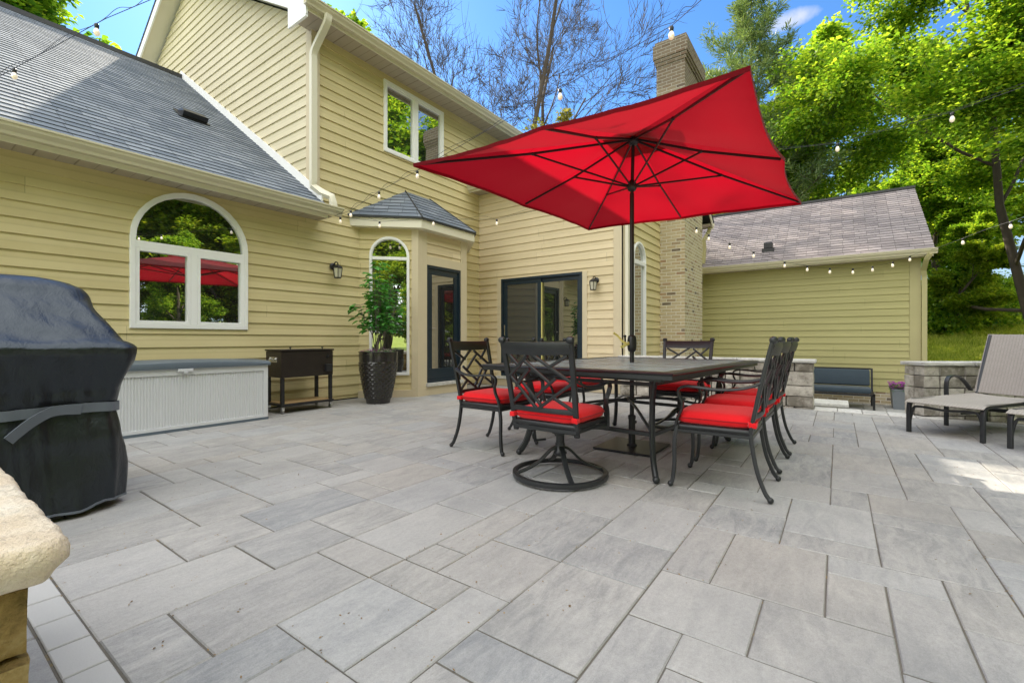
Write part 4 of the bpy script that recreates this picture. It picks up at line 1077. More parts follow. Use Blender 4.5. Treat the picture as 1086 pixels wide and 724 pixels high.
# ---- table
def build_table():
    t = thing('patio_table', 'large rectangular dark cast metal table with slatted top under the red umbrella', 'table', (3.95, 1.52, .001), math.radians(-5))
    hx, hy, H = 1.075, .80, .765
    mb = MB()
    prof = [(0, -.045), (-.0, -.02), (.012, -.008), (.0, .0), (-.02, .002), (-.075, .002), (-.082, -.006), (-.082, -.03), (-.02, -.03), (-.02, -.045)]
    L = []
    for d, z in prof: L.append([(sx*(hx+d), sy*(hy+d), H+z) for sx, sy in ((1, 1), (-1, 1), (-1, -1), (1, -1))])
    L.append(L[0]); mb.loops(L, False, False)
    for s in (-1, 1):
        mb.box((-hx+.1, s*(hy-.12)-.008, H-.07), (hx-.1, s*(hy-.12)+.008, H-.012)); mb.box((s*(hx-.12)-.008, -hy+.1, H-.07), (s*(hx-.12)+.008, hy-.1, H-.012))
    mb.build('table_rim', M['metal'], t, False, world=False)
    mb = MB(); ix, iy = hx-.08, hy-.08; nx_, ny_ = 5, 4; w_, h_ = 2*ix/nx_, 2*iy/ny_
    def bar(p, q, wd=.011, z0=H-.014, z1=H-.004):
        d = Vector((q[0]-p[0], q[1]-p[1], 0)).normalized(); n = Vector((-d.y, d.x, 0))*wd
        pts = [(p[0]+n.x, p[1]+n.y), (q[0]+n.x, q[1]+n.y), (q[0]-n.x, q[1]-n.y), (p[0]-n.x, p[1]-n.y)]
        mb.loops([[(a, b, z0) for a, b in pts], [(a, b, z1) for a, b in pts]])
    for i in range(nx_+1): bar((-ix+i*w_, -iy), (-ix+i*w_, iy), .010, H-.016, H-.002)
    for j in range(ny_+1): bar((-ix, -iy+j*h_), (ix, -iy+j*h_), .010, H-.0165, H-.0025)
    for i in range(nx_):
        for j in range(ny_):
            x0, y0 = -ix+i*w_, -iy+j*h_; sg = 1 if (i+j) % 2 else -1
            k = -h_
            while k < w_:
                # line x = k + s*y'
                a = max(0, -k); b = min(h_, w_-k)
                if b-a > .03:
                    ya, yb = a, b; xa, xb = k+a, k+b
                    if sg < 0: xa, xb = w_-xa, w_-xb
                    bar((x0+xa, y0+ya), (x0+xb, y0+yb))
                k += .047
    mb.lathe([(.05, H-.02), (.05, H), (.026, H), (.026, H-.02)], (0, 0, 0), 20, False, False)
    mb.build('tabletop', M['metal_top'], t, False, world=False)
    for sx in (-1, 1):
        for sy in (-1, 1):
            mb = MB(); mb.tube(cr([(sx*.80, sy*.58, .72), (sx*.765, sy*.545, .60), (sx*.745, sy*.53, .44), (sx*.755, sy*.535, .27), (sx*.79, sy*.56, .12), (sx*.835, sy*.595, .03)], 5), 1, 8, (.022, .018), up=(sx, sy, 0))
            mb.tube(cr([(sx*.80, sy*.58, .72), (sx*.765, sy*.545, .60), (sx*.745, sy*.53, .44), (sx*.755, sy*.535, .27), (sx*.79, sy*.56, .12), (sx*.835, sy*.595, .03)], 5), 1, 6, (.026, .007), up=(sx, sy, 0))
            mb.ball((sx*.842, sy*.60, .024), .026, 8)
            mb.build('leg', M['metal'], t, True, world=False)
    mb = MB()
    for s in (-1, 1):
        mb.tube([(-.75, s*.53, .30), (.75, s*.53, .30)], 1, 6, (.017, .011), up=(0, 0, 1)); mb.tube([(s*.75, -.53, .305), (s*.75, .53, .305)], 1, 6, (.017, .011), up=(0, 0, 1))
        mb.tube([(-.75, s*.53, .655), (.75, s*.53, .655)], 1, 6, (.014, .010), up=(0, 0, 1)); mb.tube([(s*.75, -.53, .655), (s*.75, .53, .655)], 1, 6, (.014, .010), up=(0, 0, 1))
        mb.tube(cr([(s*.75, -.53, .32), (s*.35, -.22, .42), (s*.05, 0, .44)], 5), 1, 6, (.012, .010), up=(0, 0, 1)); mb.tube(cr([(s*.75, .53, .32), (s*.35, .22, .42), (s*.05, 0, .44)], 5), 1, 6, (.012, .010), up=(0, 0, 1))
    mb.lathe([(.055, .43), (.055, .45), (.03, .45), (.03, .43)], (0, 0, 0), 16, False, False)
    mb.build('stretcher', M['metal'], t, True, world=False)
build_table()

# ---- umbrella
def build_umbrella():
    C = Vector((3.955, 1.505, 0)); t = thing('patio_umbrella', 'large red rectangular patio umbrella open over the dining table', 'umbrella', tuple(C))
    O = Vector((3.959, 1.494, 2.80))
    A, B, Cc, D = Vector((2.455, 2.715, 2.365)), Vector((2.437, .34, 2.295)), Vector((5.50, .30, 2.385)), Vector((5.507, 2.69, 2.455))
    rim = [A, (A+B)/2, B, (B+Cc)/2, Cc, (Cc+D)/2, D, (D+A)/2]
    mb = MB(); mb.box((3.955-.26, 1.505-.26, .004), (3.955+.26, 1.505+.26, .022), bev=.005)
    mb.lathe([(.045, .02), (.045, .03), (.03, .04), (.03, .26), (.034, .26), (.034, .29), (.02, .30)], (C.x, C.y, 0), 16); mb.tube([(C.x+.03, C.y, .22), (C.x+.075, C.y, .22)], .007, 6); mb.ball((C.x+.08, C.y, .22), .016, 6)
    ob = mb.build('base_plate', M['black'], t, False)
    ob.rotation_euler = (0, 0, 0)
    mb = MB(); mb.tube([(C.x, C.y, .03), (C.x, C.y, 2.28)], .0195, 16); mb.tube([(C.x, C.y, 2.28), (O.x, O.y, 2.80)], .015, 12); mb.build('pole', M['black'], t, True)
    mb = MB(); mb.lathe([(.021, .86), (.036, .875), (.040, .90), (.040, .97), (.034, 1.0), (.021, 1.01)], (C.x, C.y, 0), 16)
    mb.tube([(C.x, C.y+.03, .93), (C.x, C.y+.06, .93), (C.x, C.y+.065, .99)], .008, 6); mb.ball((C.x-.0, C.y+.066, 1.0), .014, 7); cb = mb.build('crank_box', M['black'], t, True)
    mb = MB(); mb.tube(cr([(C.x-.04, C.y+.01, .93), (C.x-.085, C.y+.05, .95), (C.x-.10, C.y+.09, 1.0), (C.x-.13, C.y+.12, 1.03)], 4), 1, 6, (.010, .002)); mb.tube(cr([(C.x-.04, C.y+.01, .94), (C.x-.08, C.y+.03, .92), (C.x-.09, C.y+.07, .90)], 4), 1, 6, (.013, .002)); mb.build('ribbon', M['ribbon'], cb, True)
    mb = MB(); mb.lathe([(.02, 2.30), (.034, 2.31), (.045, 2.335), (.045, 2.36), (.03, 2.385), (.02, 2.40)], (C.x, C.y, 0), 16); mb.build('runner_hub', M['black'], t, True)
    mb = MB(); mb.lathe([(.02, 2.71), (.04, 2.72), (.05, 2.74), (.05, 2.765), (.03, 2.785), (.016, 2.80)], (O.x, O.y, 0), 16); mb.build('top_hub', M['black'], t, True)
    N = 12
    mb = MB()
    for i in range(8):
        P, Q = rim[i], rim[(i+1) % 8]
        g = []
        for a in range(N+1):
            row = []
            tt = a/N
            for b in range(N+1):
                s = b/N; e = P+(Q-P)*s
                inn = (O-e); inn.z = 0; inn.normalize()
                e = e+inn*.085*4*s*(1-s)*.55+Vector((0, 0, .0))
                p = O+(e-O)*tt
                p.z -= .028*math.sin(PI*s)*math.sin(PI*min(1, tt*1.02))*1.0
                p.z += (.010*nz((p.x*3, p.y*3, i))+.006*nz((p.x*9, p.y*9, i)))*math.sin(PI*s)
                # sagging hem at the rim
                if a == N: p.z -= .012
                row.append(p)
            g.append(row)
        b0 = len(mb.v)
        for r_ in g: mb.v += [tuple(q) for q in r_]
        for a in range(N):
            for b in range(N):
                ids = (b0+a*(N+1)+b, b0+(a+1)*(N+1)+b, b0+(a+1)*(N+1)+b+1, b0+a*(N+1)+b+1)
                mb.f.append(ids); mb.uv.append(None)
        hem = [g[N][b] for b in range(N+1)]
        L = [[h, h+Vector((0, 0, -.028))+(O-h).normalized()*.004] for h in hem]
        b0 = len(mb.v)
        for l in L: mb.v += [tuple(q) for q in l]
        for b in range(N): mb.f.append((b0+2*b, b0+2*b+2, b0+2*b+3, b0+2*b+1)); mb.uv.append(None)
    cv = mb.build('canopy', M['canopy'], t, True)
    me = cv.data; 
    mb = MB(); mb.loops([[O+Vector((x, y, -.02)) for x, y in ((.3, .26), (-.3, .26), (-.3, -.26), (.3, -.26))], [O+Vector((x, y, .09)) for x, y in ((.02, .02), (-.02, .02), (-.02, -.02), (.02, -.02))]], False, True); mb.build('vent_cap', M['canopy'], cv)
    mb = MB(); mb.lathe([(.012, 2.86), (.02, 2.89), (.012, 2.92), (.001, 2.94)], (O.x, O.y, 0), 10); mb.build('finial', M['black'], t, True)
    for i in range(8):
        e = rim[i]; hub = Vector((O.x, O.y, 2.755)); d = (e-hub); h = Vector((d.x, d.y, 0)).normalized()
        end = e-d.normalized()*.03+Vector((0, 0, -.022))
        mb = MB(); mb.tube([hub+h*.04, hub+d*.5+Vector((0, 0, -.028)), end], 1, 6, (.011, .007), up=(0, 0, 1)); mb.ball(tuple(hub+d*.49+Vector((0, 0, -.03))), .015, 6)
        rb = mb.build('rib', M['black'], t, True)
        rh = Vector((C.x, C.y, 2.35)); at = hub+d*.49+Vector((0, 0, -.034))
        mb = MB(); mb.tube([rh+h*.035, at], 1, 6, (.009, .006), up=(0, 0, 1)); mb.build('strut', M['black'], rb, True)
build_umbrella()

# ---- grill under its cover
def build_grill():
    t = thing('covered_grill', 'gas grill under a black vinyl cover with a loose blue grey strap', 'grill', (.2, 3.85, 0))
    P = [(.045, .21, .865, 3.375, 4.33), (.12, .21, .868, 3.38, 4.33), (.24, .21, .872, 3.39, 4.34), (.33, .21, .865, 3.40, 4.34), (.42, .21, .85, 3.40, 4.34), (.52, .21, .838, 3.42, 4.33), (.575, .21, .835, 3.42, 4.32), (.63, .21, .842, 3.42, 4.32), (.69, .21, .855, 3.42, 4.32), (.75, .21, .868, 3.40, 4.33),
         (.80, .21, .888, 3.385, 4.34), (.85, .21, .905, 3.37, 4.35), (.89, .21, .912, 3.36, 4.35), (.925, .21, .912, 3.36, 4.35), (.945, .21, .895, 3.375, 4.34), (.965, .21, .865, 3.40, 4.32), (1.0, .21, .845, 3.45, 4.30), (1.05, .21, .822, 3.50, 4.28), (1.11, .21, .797, 3.56, 4.26), (1.17, .21, .777, 3.61, 4.24), (1.23, .21, .755, 3.66, 4.20),
         (1.28, .21, .735, 3.70, 4.16), (1.315, .21, .70, 3.75, 4.10), (1.332, .21, .64, 3.80, 4.05), (1.338, .21, .50, 3.86, 4.0)]
    n = 200; L = []; r = random.Random(4)
    PP = []
    for i in range(len(P)-1):
        for f_ in (0, .34, .67): PP.append(tuple(P[i][q]+(P[i+1][q]-P[i][q])*f_ for q in range(5)))
    P = PP+[P[-1]]
    for z, x0, x1, yf, yb in P:
        hx = x1-x0; hy = (yb-yf)/2; cy = (yb+yf)/2; ring = []
        rc = .07 if z < 1.2 else .11
        per = [(hx, -hy+rc, hx, hy-rc, 0), (0,)*5]
        for k in range(n):
            # rounded rectangle sampled evenly along its outline
            sx, sy = hx-rc, hy-rc; qa = PI*rc/2; tot = 4*sx+4*sy+4*qa; s_ = (k/n)*tot
            segs = [('l', sx+rc, 0, 0, 1, sy), ('c', sx, sy, 0, qa), ('l', sx, sy+rc, -1, 0, 2*sx), ('c', -sx, sy, 90, qa), ('l', -sx-rc, sy, 0, -1, 2*sy), ('c', -sx, -sy, 180, qa), ('l', -sx, -sy-rc, 1, 0, 2*sx), ('c', sx, -sy, 270, qa), ('l', sx+rc, -sy, 0, 1, sy)]
            for g_ in segs:
                ln_ = g_[-1]
                if s_ <= ln_+1e-9:
                    if g_[0] == 'l': x = x0+g_[1]+g_[3]*s_; y = cy+g_[2]+g_[4]*s_
                    else:
                        an = math.radians(g_[3]+90*s_/qa); x = x0+g_[1]+rc*math.cos(an); y = cy+g_[2]+rc*math.sin(an)
                    break
                s_ -= ln_
            low = max(0, .9-z)/.9; cinch = math.exp(-((z-.575)/.05)**2)
            f = nz((x*5.5, y*5.5, z*1.6+3), 1)*(.014+.026*low)+nz((x*17, y*17, z*1.3), 1)*(.006+.034*low)+(.012*math.sin((x+y)*26+nz((x*4,y*4,z*2))*5+z*5)*math.exp(-((z-.76)/.13)**2))
            if z > .96: f += nz((x*4+z*4, y*4, z*7), 1)*.035
            f -= cinch*.012
            dx, dy = (x-x0)/hx, (y-cy)/hy; d = math.hypot(dx, dy)
            zz = z+(nz((x*6, y*6, 9))*.02 if z < .1 else nz((x*5, y*5, z*3))*.010)
            ring.append((x+dx/d*f, y+dy/d*f, zz))
        L.append(ring)
    mb = MB(); mb.loops(L, False, True); mb.build('cover', M['cover'], t, True, sharp=75)
    mb = MB() # hem binding
    ring = [Vector(p) for p in L[0]]; mb.tube(ring+[ring[0]], 1, 4, (.006, .004), cap=False); mb.build('hem', M['strap'], t, True)
    mb = MB() # strap round the waist with a loose end
    S = [Vector(L[18][k]) for k in range(n)]
    pts = [p+Vector(((p.x-.21)*.02, (p.y-3.87)*.03, .01)) for p in S[95:198]]
    mb.tube(pts, 1, 4, (.026, .003), up=(0, 0, 1))
    mb.tube(cr([(.66, 3.405, .585), (.55, 3.385, .59), (.47, 3.36, .55), (.41, 3.34, .50), (.38, 3.33, .47)], 4), 1, 4, (.026, .003), up=(.3, 0, 1))
    mb.build('strap', M['strap'], t, True)
    mb = MB()
    for x in (-.3, .72):
        for y in (3.55, 4.2): mb.lathe([(.012, -.012), (.035, -.012), (.035, .012), (.012, .012)], (0, 0, 0), 12, M4=Matrix.Translation((x, y, .036)) @ Matrix.Rotation(PI/2, 4, 'Y'))
    mb.build('caster', M['black'], t, True)
build_grill()

# ---- deck box
def build_deck_box():
    x0, x1, y0, y1, h = .98, 2.79, 5.67, 6.36, .665
    t = thing('deck_box', 'long light grey ribbed deck storage box with slate lid below the arched window', 'storage box', (1.9, 6.0, 0))
    mb = MB(); mb.box((x0+.02, y0+.02, .012), (x1-.02, y1, h-.01))
    def ribs(a, b, fixed, axis, n_):
        L0 = []; w_ = (b-a)/n_
        for i in range(n_):
            s = a+i*w_
            for f, d in ((0, .0), (.12, .0055), (.60, .0055), (.72, 0)): L0.append((s+w_*f, d))
        L0.append((b, 0))
        if axis == 'x': mb.loops([[(s, fixed-d, .06) for s, d in L0], [(s, fixed-d, h-.07) for s, d in L0]], False, False, closed=False)
        else: mb.loops([[(fixed+d, s, .06) for s, d in L0], [(fixed+d, s, h-.07) for s, d in L0]], False, False, closed=False)
    ribs(x0+.05, x1-.05, y0+.018, 'x', 66); ribs(y0+.05, y1-.03, x1-.018, 'y', 24)
    for (a, b) in (((x0, y0, .03), (x1, y0+.02, .06)), ((x0, y0, h-.07), (x1, y0+.02, h-.005)), ((x0, y0, .06), (x0+.05, y0+.02, h-.07)), ((x1-.05, y0, .06), (x1, y0+.0199, h-.07)), ((x1-.02, y0+.02, .03), (x1-.0005, y1, .06)), ((x1-.02, y0+.02, h-.07), (x1-.0005, y1, h-.005))): mb.box(a, b)
    mb.build('body', M['box_grey'], t, False)
    mb = MB(); mb.box((x0-.004, y0-.004, 0), (x1+.004, y1+.004, .03)); mb.build('plinth', M['box_lid'], t)
    mb = MB(); L = []
    for i in range(25):
        u = i/24; x = x0-.02+(x1-x0+.04)*u; cz = .026*math.sin(PI*u)+h
        L.append([(x, y0-.025, h-.004), (x, y0-.030, h+.02), (x, y0-.018, cz+.036), (x, y0+.06, cz+.050), (x, (y0+y1)/2, cz+.06), (x, y1-.03, cz+.05), (x, y1+.01, cz+.03), (x, y1+.01, h-.004)])
    mb.loops(L); mb.build('lid', M['box_lid'], t, True)
    mb = MB(); xm = 1.92
    rbox(mb, (xm-.07, y0-.03, h-.035), (xm+.07, y0-.0, h-.005), .004); mb.box((xm-.02, y0-.036, h-.05), (xm+.02, y0-.0, h-.036)); mb.build('latch', M['box_grey'], t)
build_deck_box()

# ---- patio cooler on wheels
def build_cooler():
    x0, x1, y0, y1 = 3.06, 3.80, 5.87, 6.27
    t = thing('patio_cooler', 'bronze metal rolling patio cooler on legs with a wooden lower shelf', 'cooler', (3.43, 6.07, 0))
    mb = MB(); mb.box((x0, y0, .47), (x1, y1, .815), bev=.006); mb.build('body', M['cooler'], t)
    mb = MB(); mb.box((x0-.012, y0-.012, .817), (x0+(x1-x0)/2-.002, y1+.012, .84), bev=.005); mb.box((x0+(x1-x0)/2+.002, y0-.012, .817), (x1+.012, y1+.012, .84), bev=.005); l = mb.build('lid', M['cooler'], t)
    mb = MB()
    for x in (x0+.14, x1-.14): mb.lathe([(.007, .84), (.007, .855), (.016, .86), (.016, .868), (.006, .873)], (x, y0+.04, 0), 10)
    mb.build('knob', M['black'], l, True)
    for x in (x0+.025, x1-.025):
        for y in (y0+.025, y1-.025):
            mb = MB(); mb.box((x-.02, y-.02, .085), (x+.02, y+.02, .47), bev=.003); lg = mb.build('leg', M['black'], t)
            mb = MB(); mb.lathe([(.008, -.011), (.030, -.011), (.030, .011), (.008, .011)], (0, 0, 0), 12, M4=Matrix.Translation((x+.006, y+.012, .031)) @ Matrix.Rotation(PI/2, 4, 'Y')); mb.box((x-.012, y-.012, .05), (x+.024, y+.02, .085)); mb.build('caster', M['chrome'], lg, True)
    mb = MB(); mb.box((x0-.01, y0-.01, .10), (x1+.01, y1+.01, .125)); mb.build('shelf_frame', M['black'], t)
    mb = MB(); mb.box((x0+.03, y0+.03, .1255), (x1-.03, y1-.03, .135)); mb.build('shelf', M['wood'], t)
    mb = MB(); xs = x1-.085; zs = .735
    L = []; pts = []
    for k in range(10):
        a = PI/2+2*PI*k/10; r_ = .035 if k % 2 == 0 else .014; pts.append((xs+r_*math.cos(a), zs+r_*math.sin(a)))
    mb.loops([[(a, y0-.001, b) for a, b in pts], [(a, y0-.008, b) for a, b in pts]]); mb.tube([(xs, y0-.005, zs), (xs, y0-.035, zs-.005)], .008, 6)
    mb.build('bottle_opener', M['black'], t)
    mb = MB(); mb.box((xs-.045, y0-.05, .525), (xs+.045, y0-.001, .625), bev=.004); mb.build('cap_catcher', M['black'], t)
    mb = MB(); mb.box((x0-.006, y0+.10, .67), (x0-.001, y0+.30, .74)); mb.tube(cr([(x0-.004, y0+.13, .725), (x0-.03, y0+.135, .70), (x0-.035, y0+.2, .69), (x0-.03, y0+.265, .70), (x0-.004, y0+.27, .725)], 4), .006, 6); mb.build('handle', M['chrome'], t, True)
build_cooler()

# ---- leafy helpers
class Leaves:
    def __init__(s): s.c = []; s.d = []; s.n = []; s.l = []; s.w = []
    def add(s, c, d, n, l, w): s.c.append(c); s.d.append(d); s.n.append(n); s.l.append(l); s.w.append(w)
    def build(s, name, mat, parent, fold=.15, label=None, kind=None, six=False):
        c = np.array(s.c, dtype=np.float32); d = np.array(s.d, dtype=np.float32); n = np.array(s.n, dtype=np.float32)
        return leaf_mesh(name, c, d, n, np.array(s.l, dtype=np.float32), np.array(s.w, dtype=np.float32), mat, parent, fold, six, kind)
def leaf_mesh(name, c, d, n, l, w, mat, parent=None, fold=.15, six=False, kind=None, world=False):
    d = d/np.linalg.norm(d, axis=1, keepdims=True); x = np.cross(d, n); x /= np.linalg.norm(x, axis=1, keepdims=True)+1e-9; n = np.cross(x, d)
    l = l[:, None]; w = w[:, None]; m = len(c)
    if six: # two triangles folded on the midrib, pointed tip
        V = np.stack([c, c+d*l*.35+x*w*.5+n*w*fold, c+d*l-n*l*.12, c+d*l*.35-x*w*.5+n*w*fold, c+d*l*.75+x*w*.28+n*w*fold*.4, c+d*l*.75-x*w*.28+n*w*fold*.4], axis=1).reshape(-1, 3)
        F = np.array([[0, 1, 4, 2], [0, 2, 5, 3]]); k = 6
    else:
        V = np.stack([c, c+d*l*.45+x*w*.5+n*w*fold, c+d*l, c+d*l*.45-x*w*.5+n*w*fold], axis=1).reshape(-1, 3)
        F = np.array([[0, 1, 2, 3]]); k = 4
    faces = (F[None]+(np.arange(m)*k)[:, None, None]).reshape(-1, 4)
    me = bpy.data.meshes.new(name); nf = len(faces)
    me.vertices.add(len(V)); me.vertices.foreach_set('co', V.astype(np.float32).ravel())
    me.loops.add(nf*4); me.loops.foreach_set('vertex_index', faces.ravel().astype(np.int32))
    me.polygons.add(nf); me.polygons.foreach_set('loop_start', np.arange(0, nf*4, 4, dtype=np.int32)); me.polygons.foreach_set('loop_total', np.full(nf, 4, dtype=np.int32))
    me.update(); me.materials.append(mat)
    o = bpy.data.objects.new(name, me); col.objects.link(o); o.parent = parent
    if kind: o['kind'] = kind
    return o

# ---- tall black planter with a shrub
def build_planter():
    C = (4.49, 5.74); t = thing('tall_planter', 'tall glossy black planter with a woven relief in front of the bay window', 'planter', (C[0], C[1], 0))
    n = 96; L = []; rows = 64; H = .775
    for i in range(rows+1):
        z = H*i/rows; u = i/rows
        R = .175+.115*math.sin(min(1, u*1.02)*PI/2)**1.1-.004*u
        ring = []
        for k in range(n):
            a = 2*PI*k/n; r = R
            if .08 < u < .80:
                row = math.floor(u*22); ph = (row % 2)*.5; fr = u*22-row
                cc = (a/(2*PI)*16+ph) % 1.0
                r += .017*max(0, math.sin(PI*fr))**.7*max(0, math.sin(PI*cc))**.8
            ring.append((r*math.cos(a), r*math.sin(a), z))
        L.append(ring)
    for r_, z in ((.293, H), (.297, H+.008), (.29, H+.014), (.262, H+.012), (.258, H-.05)): L.append([(r_*math.cos(2*PI*k/n), r_*math.sin(2*PI*k/n), z) for k in range(n)])
    mb = MB(); mb.loops(L, True, False); mb.build('pot', M['planter'], t, True, world=False, sharp=80)
    mb = MB(); mb.lathe([(.001, H-.02), (.262, H-.035)], (0, 0, 0), 32, False, True); mb.build('soil', M['soil'], t, world=False)
    s = thing('potted_shrub', 'young green leafy shrub with several thin stems growing in the tall black planter', 'shrub', (C[0], C[1], .74))
    r = random.Random(12); lv = Leaves(); st = MB()
    for i in range(9):
        a = 2*PI*i/9+r.uniform(-.3, .3); rad = r.uniform(.05, .40); top = r.uniform(.80, 1.46)*(1-.45*rad); 
        p = [(.04*math.cos(a), .04*math.sin(a), .0), (.09*math.cos(a), .09*math.sin(a), .30), (rad*.62*math.cos(a), rad*.62*math.sin(a), top*.62), (rad*math.cos(a)*.9, rad*math.sin(a)*.9, top)]
        pts = cr(p, 6); st.tube(pts, [.009-.0003*j for j in range(len(pts))], 5)
        for j, q in enumerate(pts):
            if q.z < .36: continue
            for m in range(3):
                b = r.uniform(0, 2*PI); dd = Vector((math.cos(b), math.sin(b), r.uniform(-.1, .35))); ln = r.uniform(.05, .17)
                e = q+dd*ln; st.tube([q, e], .0025, 4)
                for w_ in range(2):
                    b2 = b+r.uniform(-1.2, 1.2); d2 = Vector((math.cos(b2), math.sin(b2), r.uniform(-.5, .15)))
                    nn = Vector((r.uniform(-.4, .4), r.uniform(-.4, .4), 1))
                    sz = r.uniform(.08, .13); lv.add(tuple(q+dd*ln*r.uniform(.4, 1)), tuple(d2), tuple(nn), sz, sz*.62)
    st.build('stem', M['bark_pale'], s, True, world=False); lv.build('foliage', M['leaf_shrub'], s, .12, six=True)
    f = thing('pansy_flowers', 'small white and purple pansies round the foot of the shrub', 'flowers', (C[0], C[1], .76))
    lw, lp, lg = Leaves(), Leaves(), Leaves()
    for i in range(120):
        a = r.uniform(0, 2*PI); R = r.uniform(.12, .27); c = Vector((R*math.cos(a), R*math.sin(a), r.uniform(.015, .06)))
        tgt = lp if (math.cos(a-2.4) > .1 and r.random() < .8) or r.random() < .15 else lw
        for k in range(5):
            b = 2*PI*k/5+r.random(); tgt.add(tuple(c), (math.cos(b), math.sin(b), .25), (0, 0, 1), .021, .02)
        for k in range(3):
            b = r.uniform(0, 2*PI); lg.add(tuple(c-Vector((0, 0, .03))), (math.cos(b), math.sin(b), r.uniform(-.2, .6)), (0, 0, 1), .05, .02)
    lw.build('petals', M['petal_white'], f, .1); lp.build('petals', M['petal_purple'], f, .1); lg.build('foliage', M['leaf_shrub'], f, .1)
build_planter()

# ---- sling chaises
def build_chaise():
    t = thing('chaise_lounge', '', 'lounger')
    Wd = .58; Hh = 1.36; bt = (1.69, 1.02)
    for s in (0, -Wd):
        mb = MB()
        mb.tube(cr([(0, s, .0), (0, s, .22), (.012, s, .29), (.06, s, .325), (.14, s, .33), (.7, s, .325), (Hh+.02, s, .325)], 5), 1, 8, (.021, .019), up=(0, 1, 0))
        mb.tube([(Hh+.0, s, .325), (1.62, s, .31)], 1, 8, (.018, .016), up=(0, 1, 0))
        mb.build('side_rail', M['metal'], t, True, world=False)
        mb = MB(); so_ = .03 if s == 0 else -.03
        mb.tube(cr([(.80, s+so_, .0), (.80, s+so_, .30), (.80, s+so_, .46), (.84, s+so_, .535), (.95, s+so_, .555), (1.09, s+so_, .53), (1.22, s+so_, .46), (1.33, s+so_, .38)], 5), 1, 8, (.023, .013), up=(0, 1, 0)); mb.build('armrest', M['metal'], t, True, world=False)
        mb = MB(); mb.tube(cr([(1.62, s, .0), (1.60, s, .16), (1.52, s, .30)], 4), 1, 8, (.019, .017), up=(0, 1, 0)); mb.build('leg', M['metal'], t, True, world=False)
        mb = MB(); mb.tube([(Hh, s*.96-.01, .335), (bt[0]-.02, s*.96-.01, bt[1]-.03), (bt[0], s*.96-.01, bt[1])], 1, 8, (.015, .012), up=(0, 1, 0)); mb.build('back_frame', M['metal'], t, True, world=False)
    mb = MB()
    mb.tube(cr([(0.01, .0, .10), (0.015, -.03, .245), (.015, -.09, .275), (.015, -Wd/2, .262), (.015, -Wd+.09, .275), (.015, -Wd+.03, .245), (.01, -Wd, .10)], 5), 1, 8, (.016, .012), up=(1, 0, 0))
    mb.tube([(1.5, 0, .16), (1.5, -Wd, .16)], .015, 8); mb.tube([(.82, 0, .22), (.82, -Wd, .22)], .012, 8); mb.tube([(1.30, -.03, .31), (1.30, -Wd+.03, .31)], .014, 8)
    b_ = MB(); b_.tube([(1.58, -.06, .25), (1.30, -.06, .12), (.9, -.06, .14)], .010, 6); b_.build('brace', M['metal'], t, True, world=False); b_ = MB(); b_.tube([(1.58, -Wd+.06, .25), (1.30, -Wd+.06, .12), (.9, -Wd+.06, .14)], .010, 6); b_.build('brace', M['metal'], t, True, world=False)
    mb.build('cross_bar', M['metal'], t, True, world=False)
    mb = MB(); N_ = 24
    L = []
    for i in range(N_+1):
        x = -.035+(Hh+.0+.035)*i/N_; z = .347
        if i == 0: z = .318
        if i == 1: z = .342; 
        ring = []
        for j in range(13):
            v = j/12; y = .018-(Wd+.036)*v; ring.append((x, y, z-.020*math.sin(PI*v)*min(1, i/4)))
        for j in reversed(range(13)):
            v = j/12; y = .018-(Wd+.036)*v; ring.append((x, y, z-.020*math.sin(PI*v)*min(1, i/4)-.006))
        L.append(ring)
    mb.loops(L); mb.build('seat_sling', M['sling'], t, True, world=False)
    mb = MB(); L = []
    dx, dz = bt[0]-Hh, bt[1]-.345; ln = math.hypot(dx, dz); nx_, nz_ = dz/ln, -dx/ln
    for i in range(17):
        u = i/16; x = Hh+.015+dx*u; z = .35+dz*u; ring = []
        sag = .018*math.sin(PI*u)
        for j in range(13):
            v = j/12; y = .012-(Wd+.010)*v; o_ = .02-sag*0-.015*math.sin(PI*v); ring.append((x-nx_*o_, y, z-nz_*o_))
        for j in reversed(range(13)):
            v = j/12; y = .012-(Wd+.010)*v; o_ = .012-.015*math.sin(PI*v); ring.append((x-nx_*o_, y, z-nz_*o_))
        L.append(ring)
    mb.loops(L); mb.build('back_sling', M['sling_back'], t, True, world=False)
    return t
ch0 = build_chaise(); ch0.location = (6.34, -.61, .001); ch0.rotation_euler = (0, 0, math.radians(-31.1)); set_label(ch0, 'taupe sling chaise lounge in front of the low stone wall, whole seat in view', 'sling chaise lounges')
c2 = copy_tree(ch0); c2.location = (5.88, -1.25, .001); c2.rotation_euler = (0, 0, math.radians(-31.1)); set_label(c2, 'second sling chaise lounge, cut off by the right edge of the picture', 'sling chaise lounges')

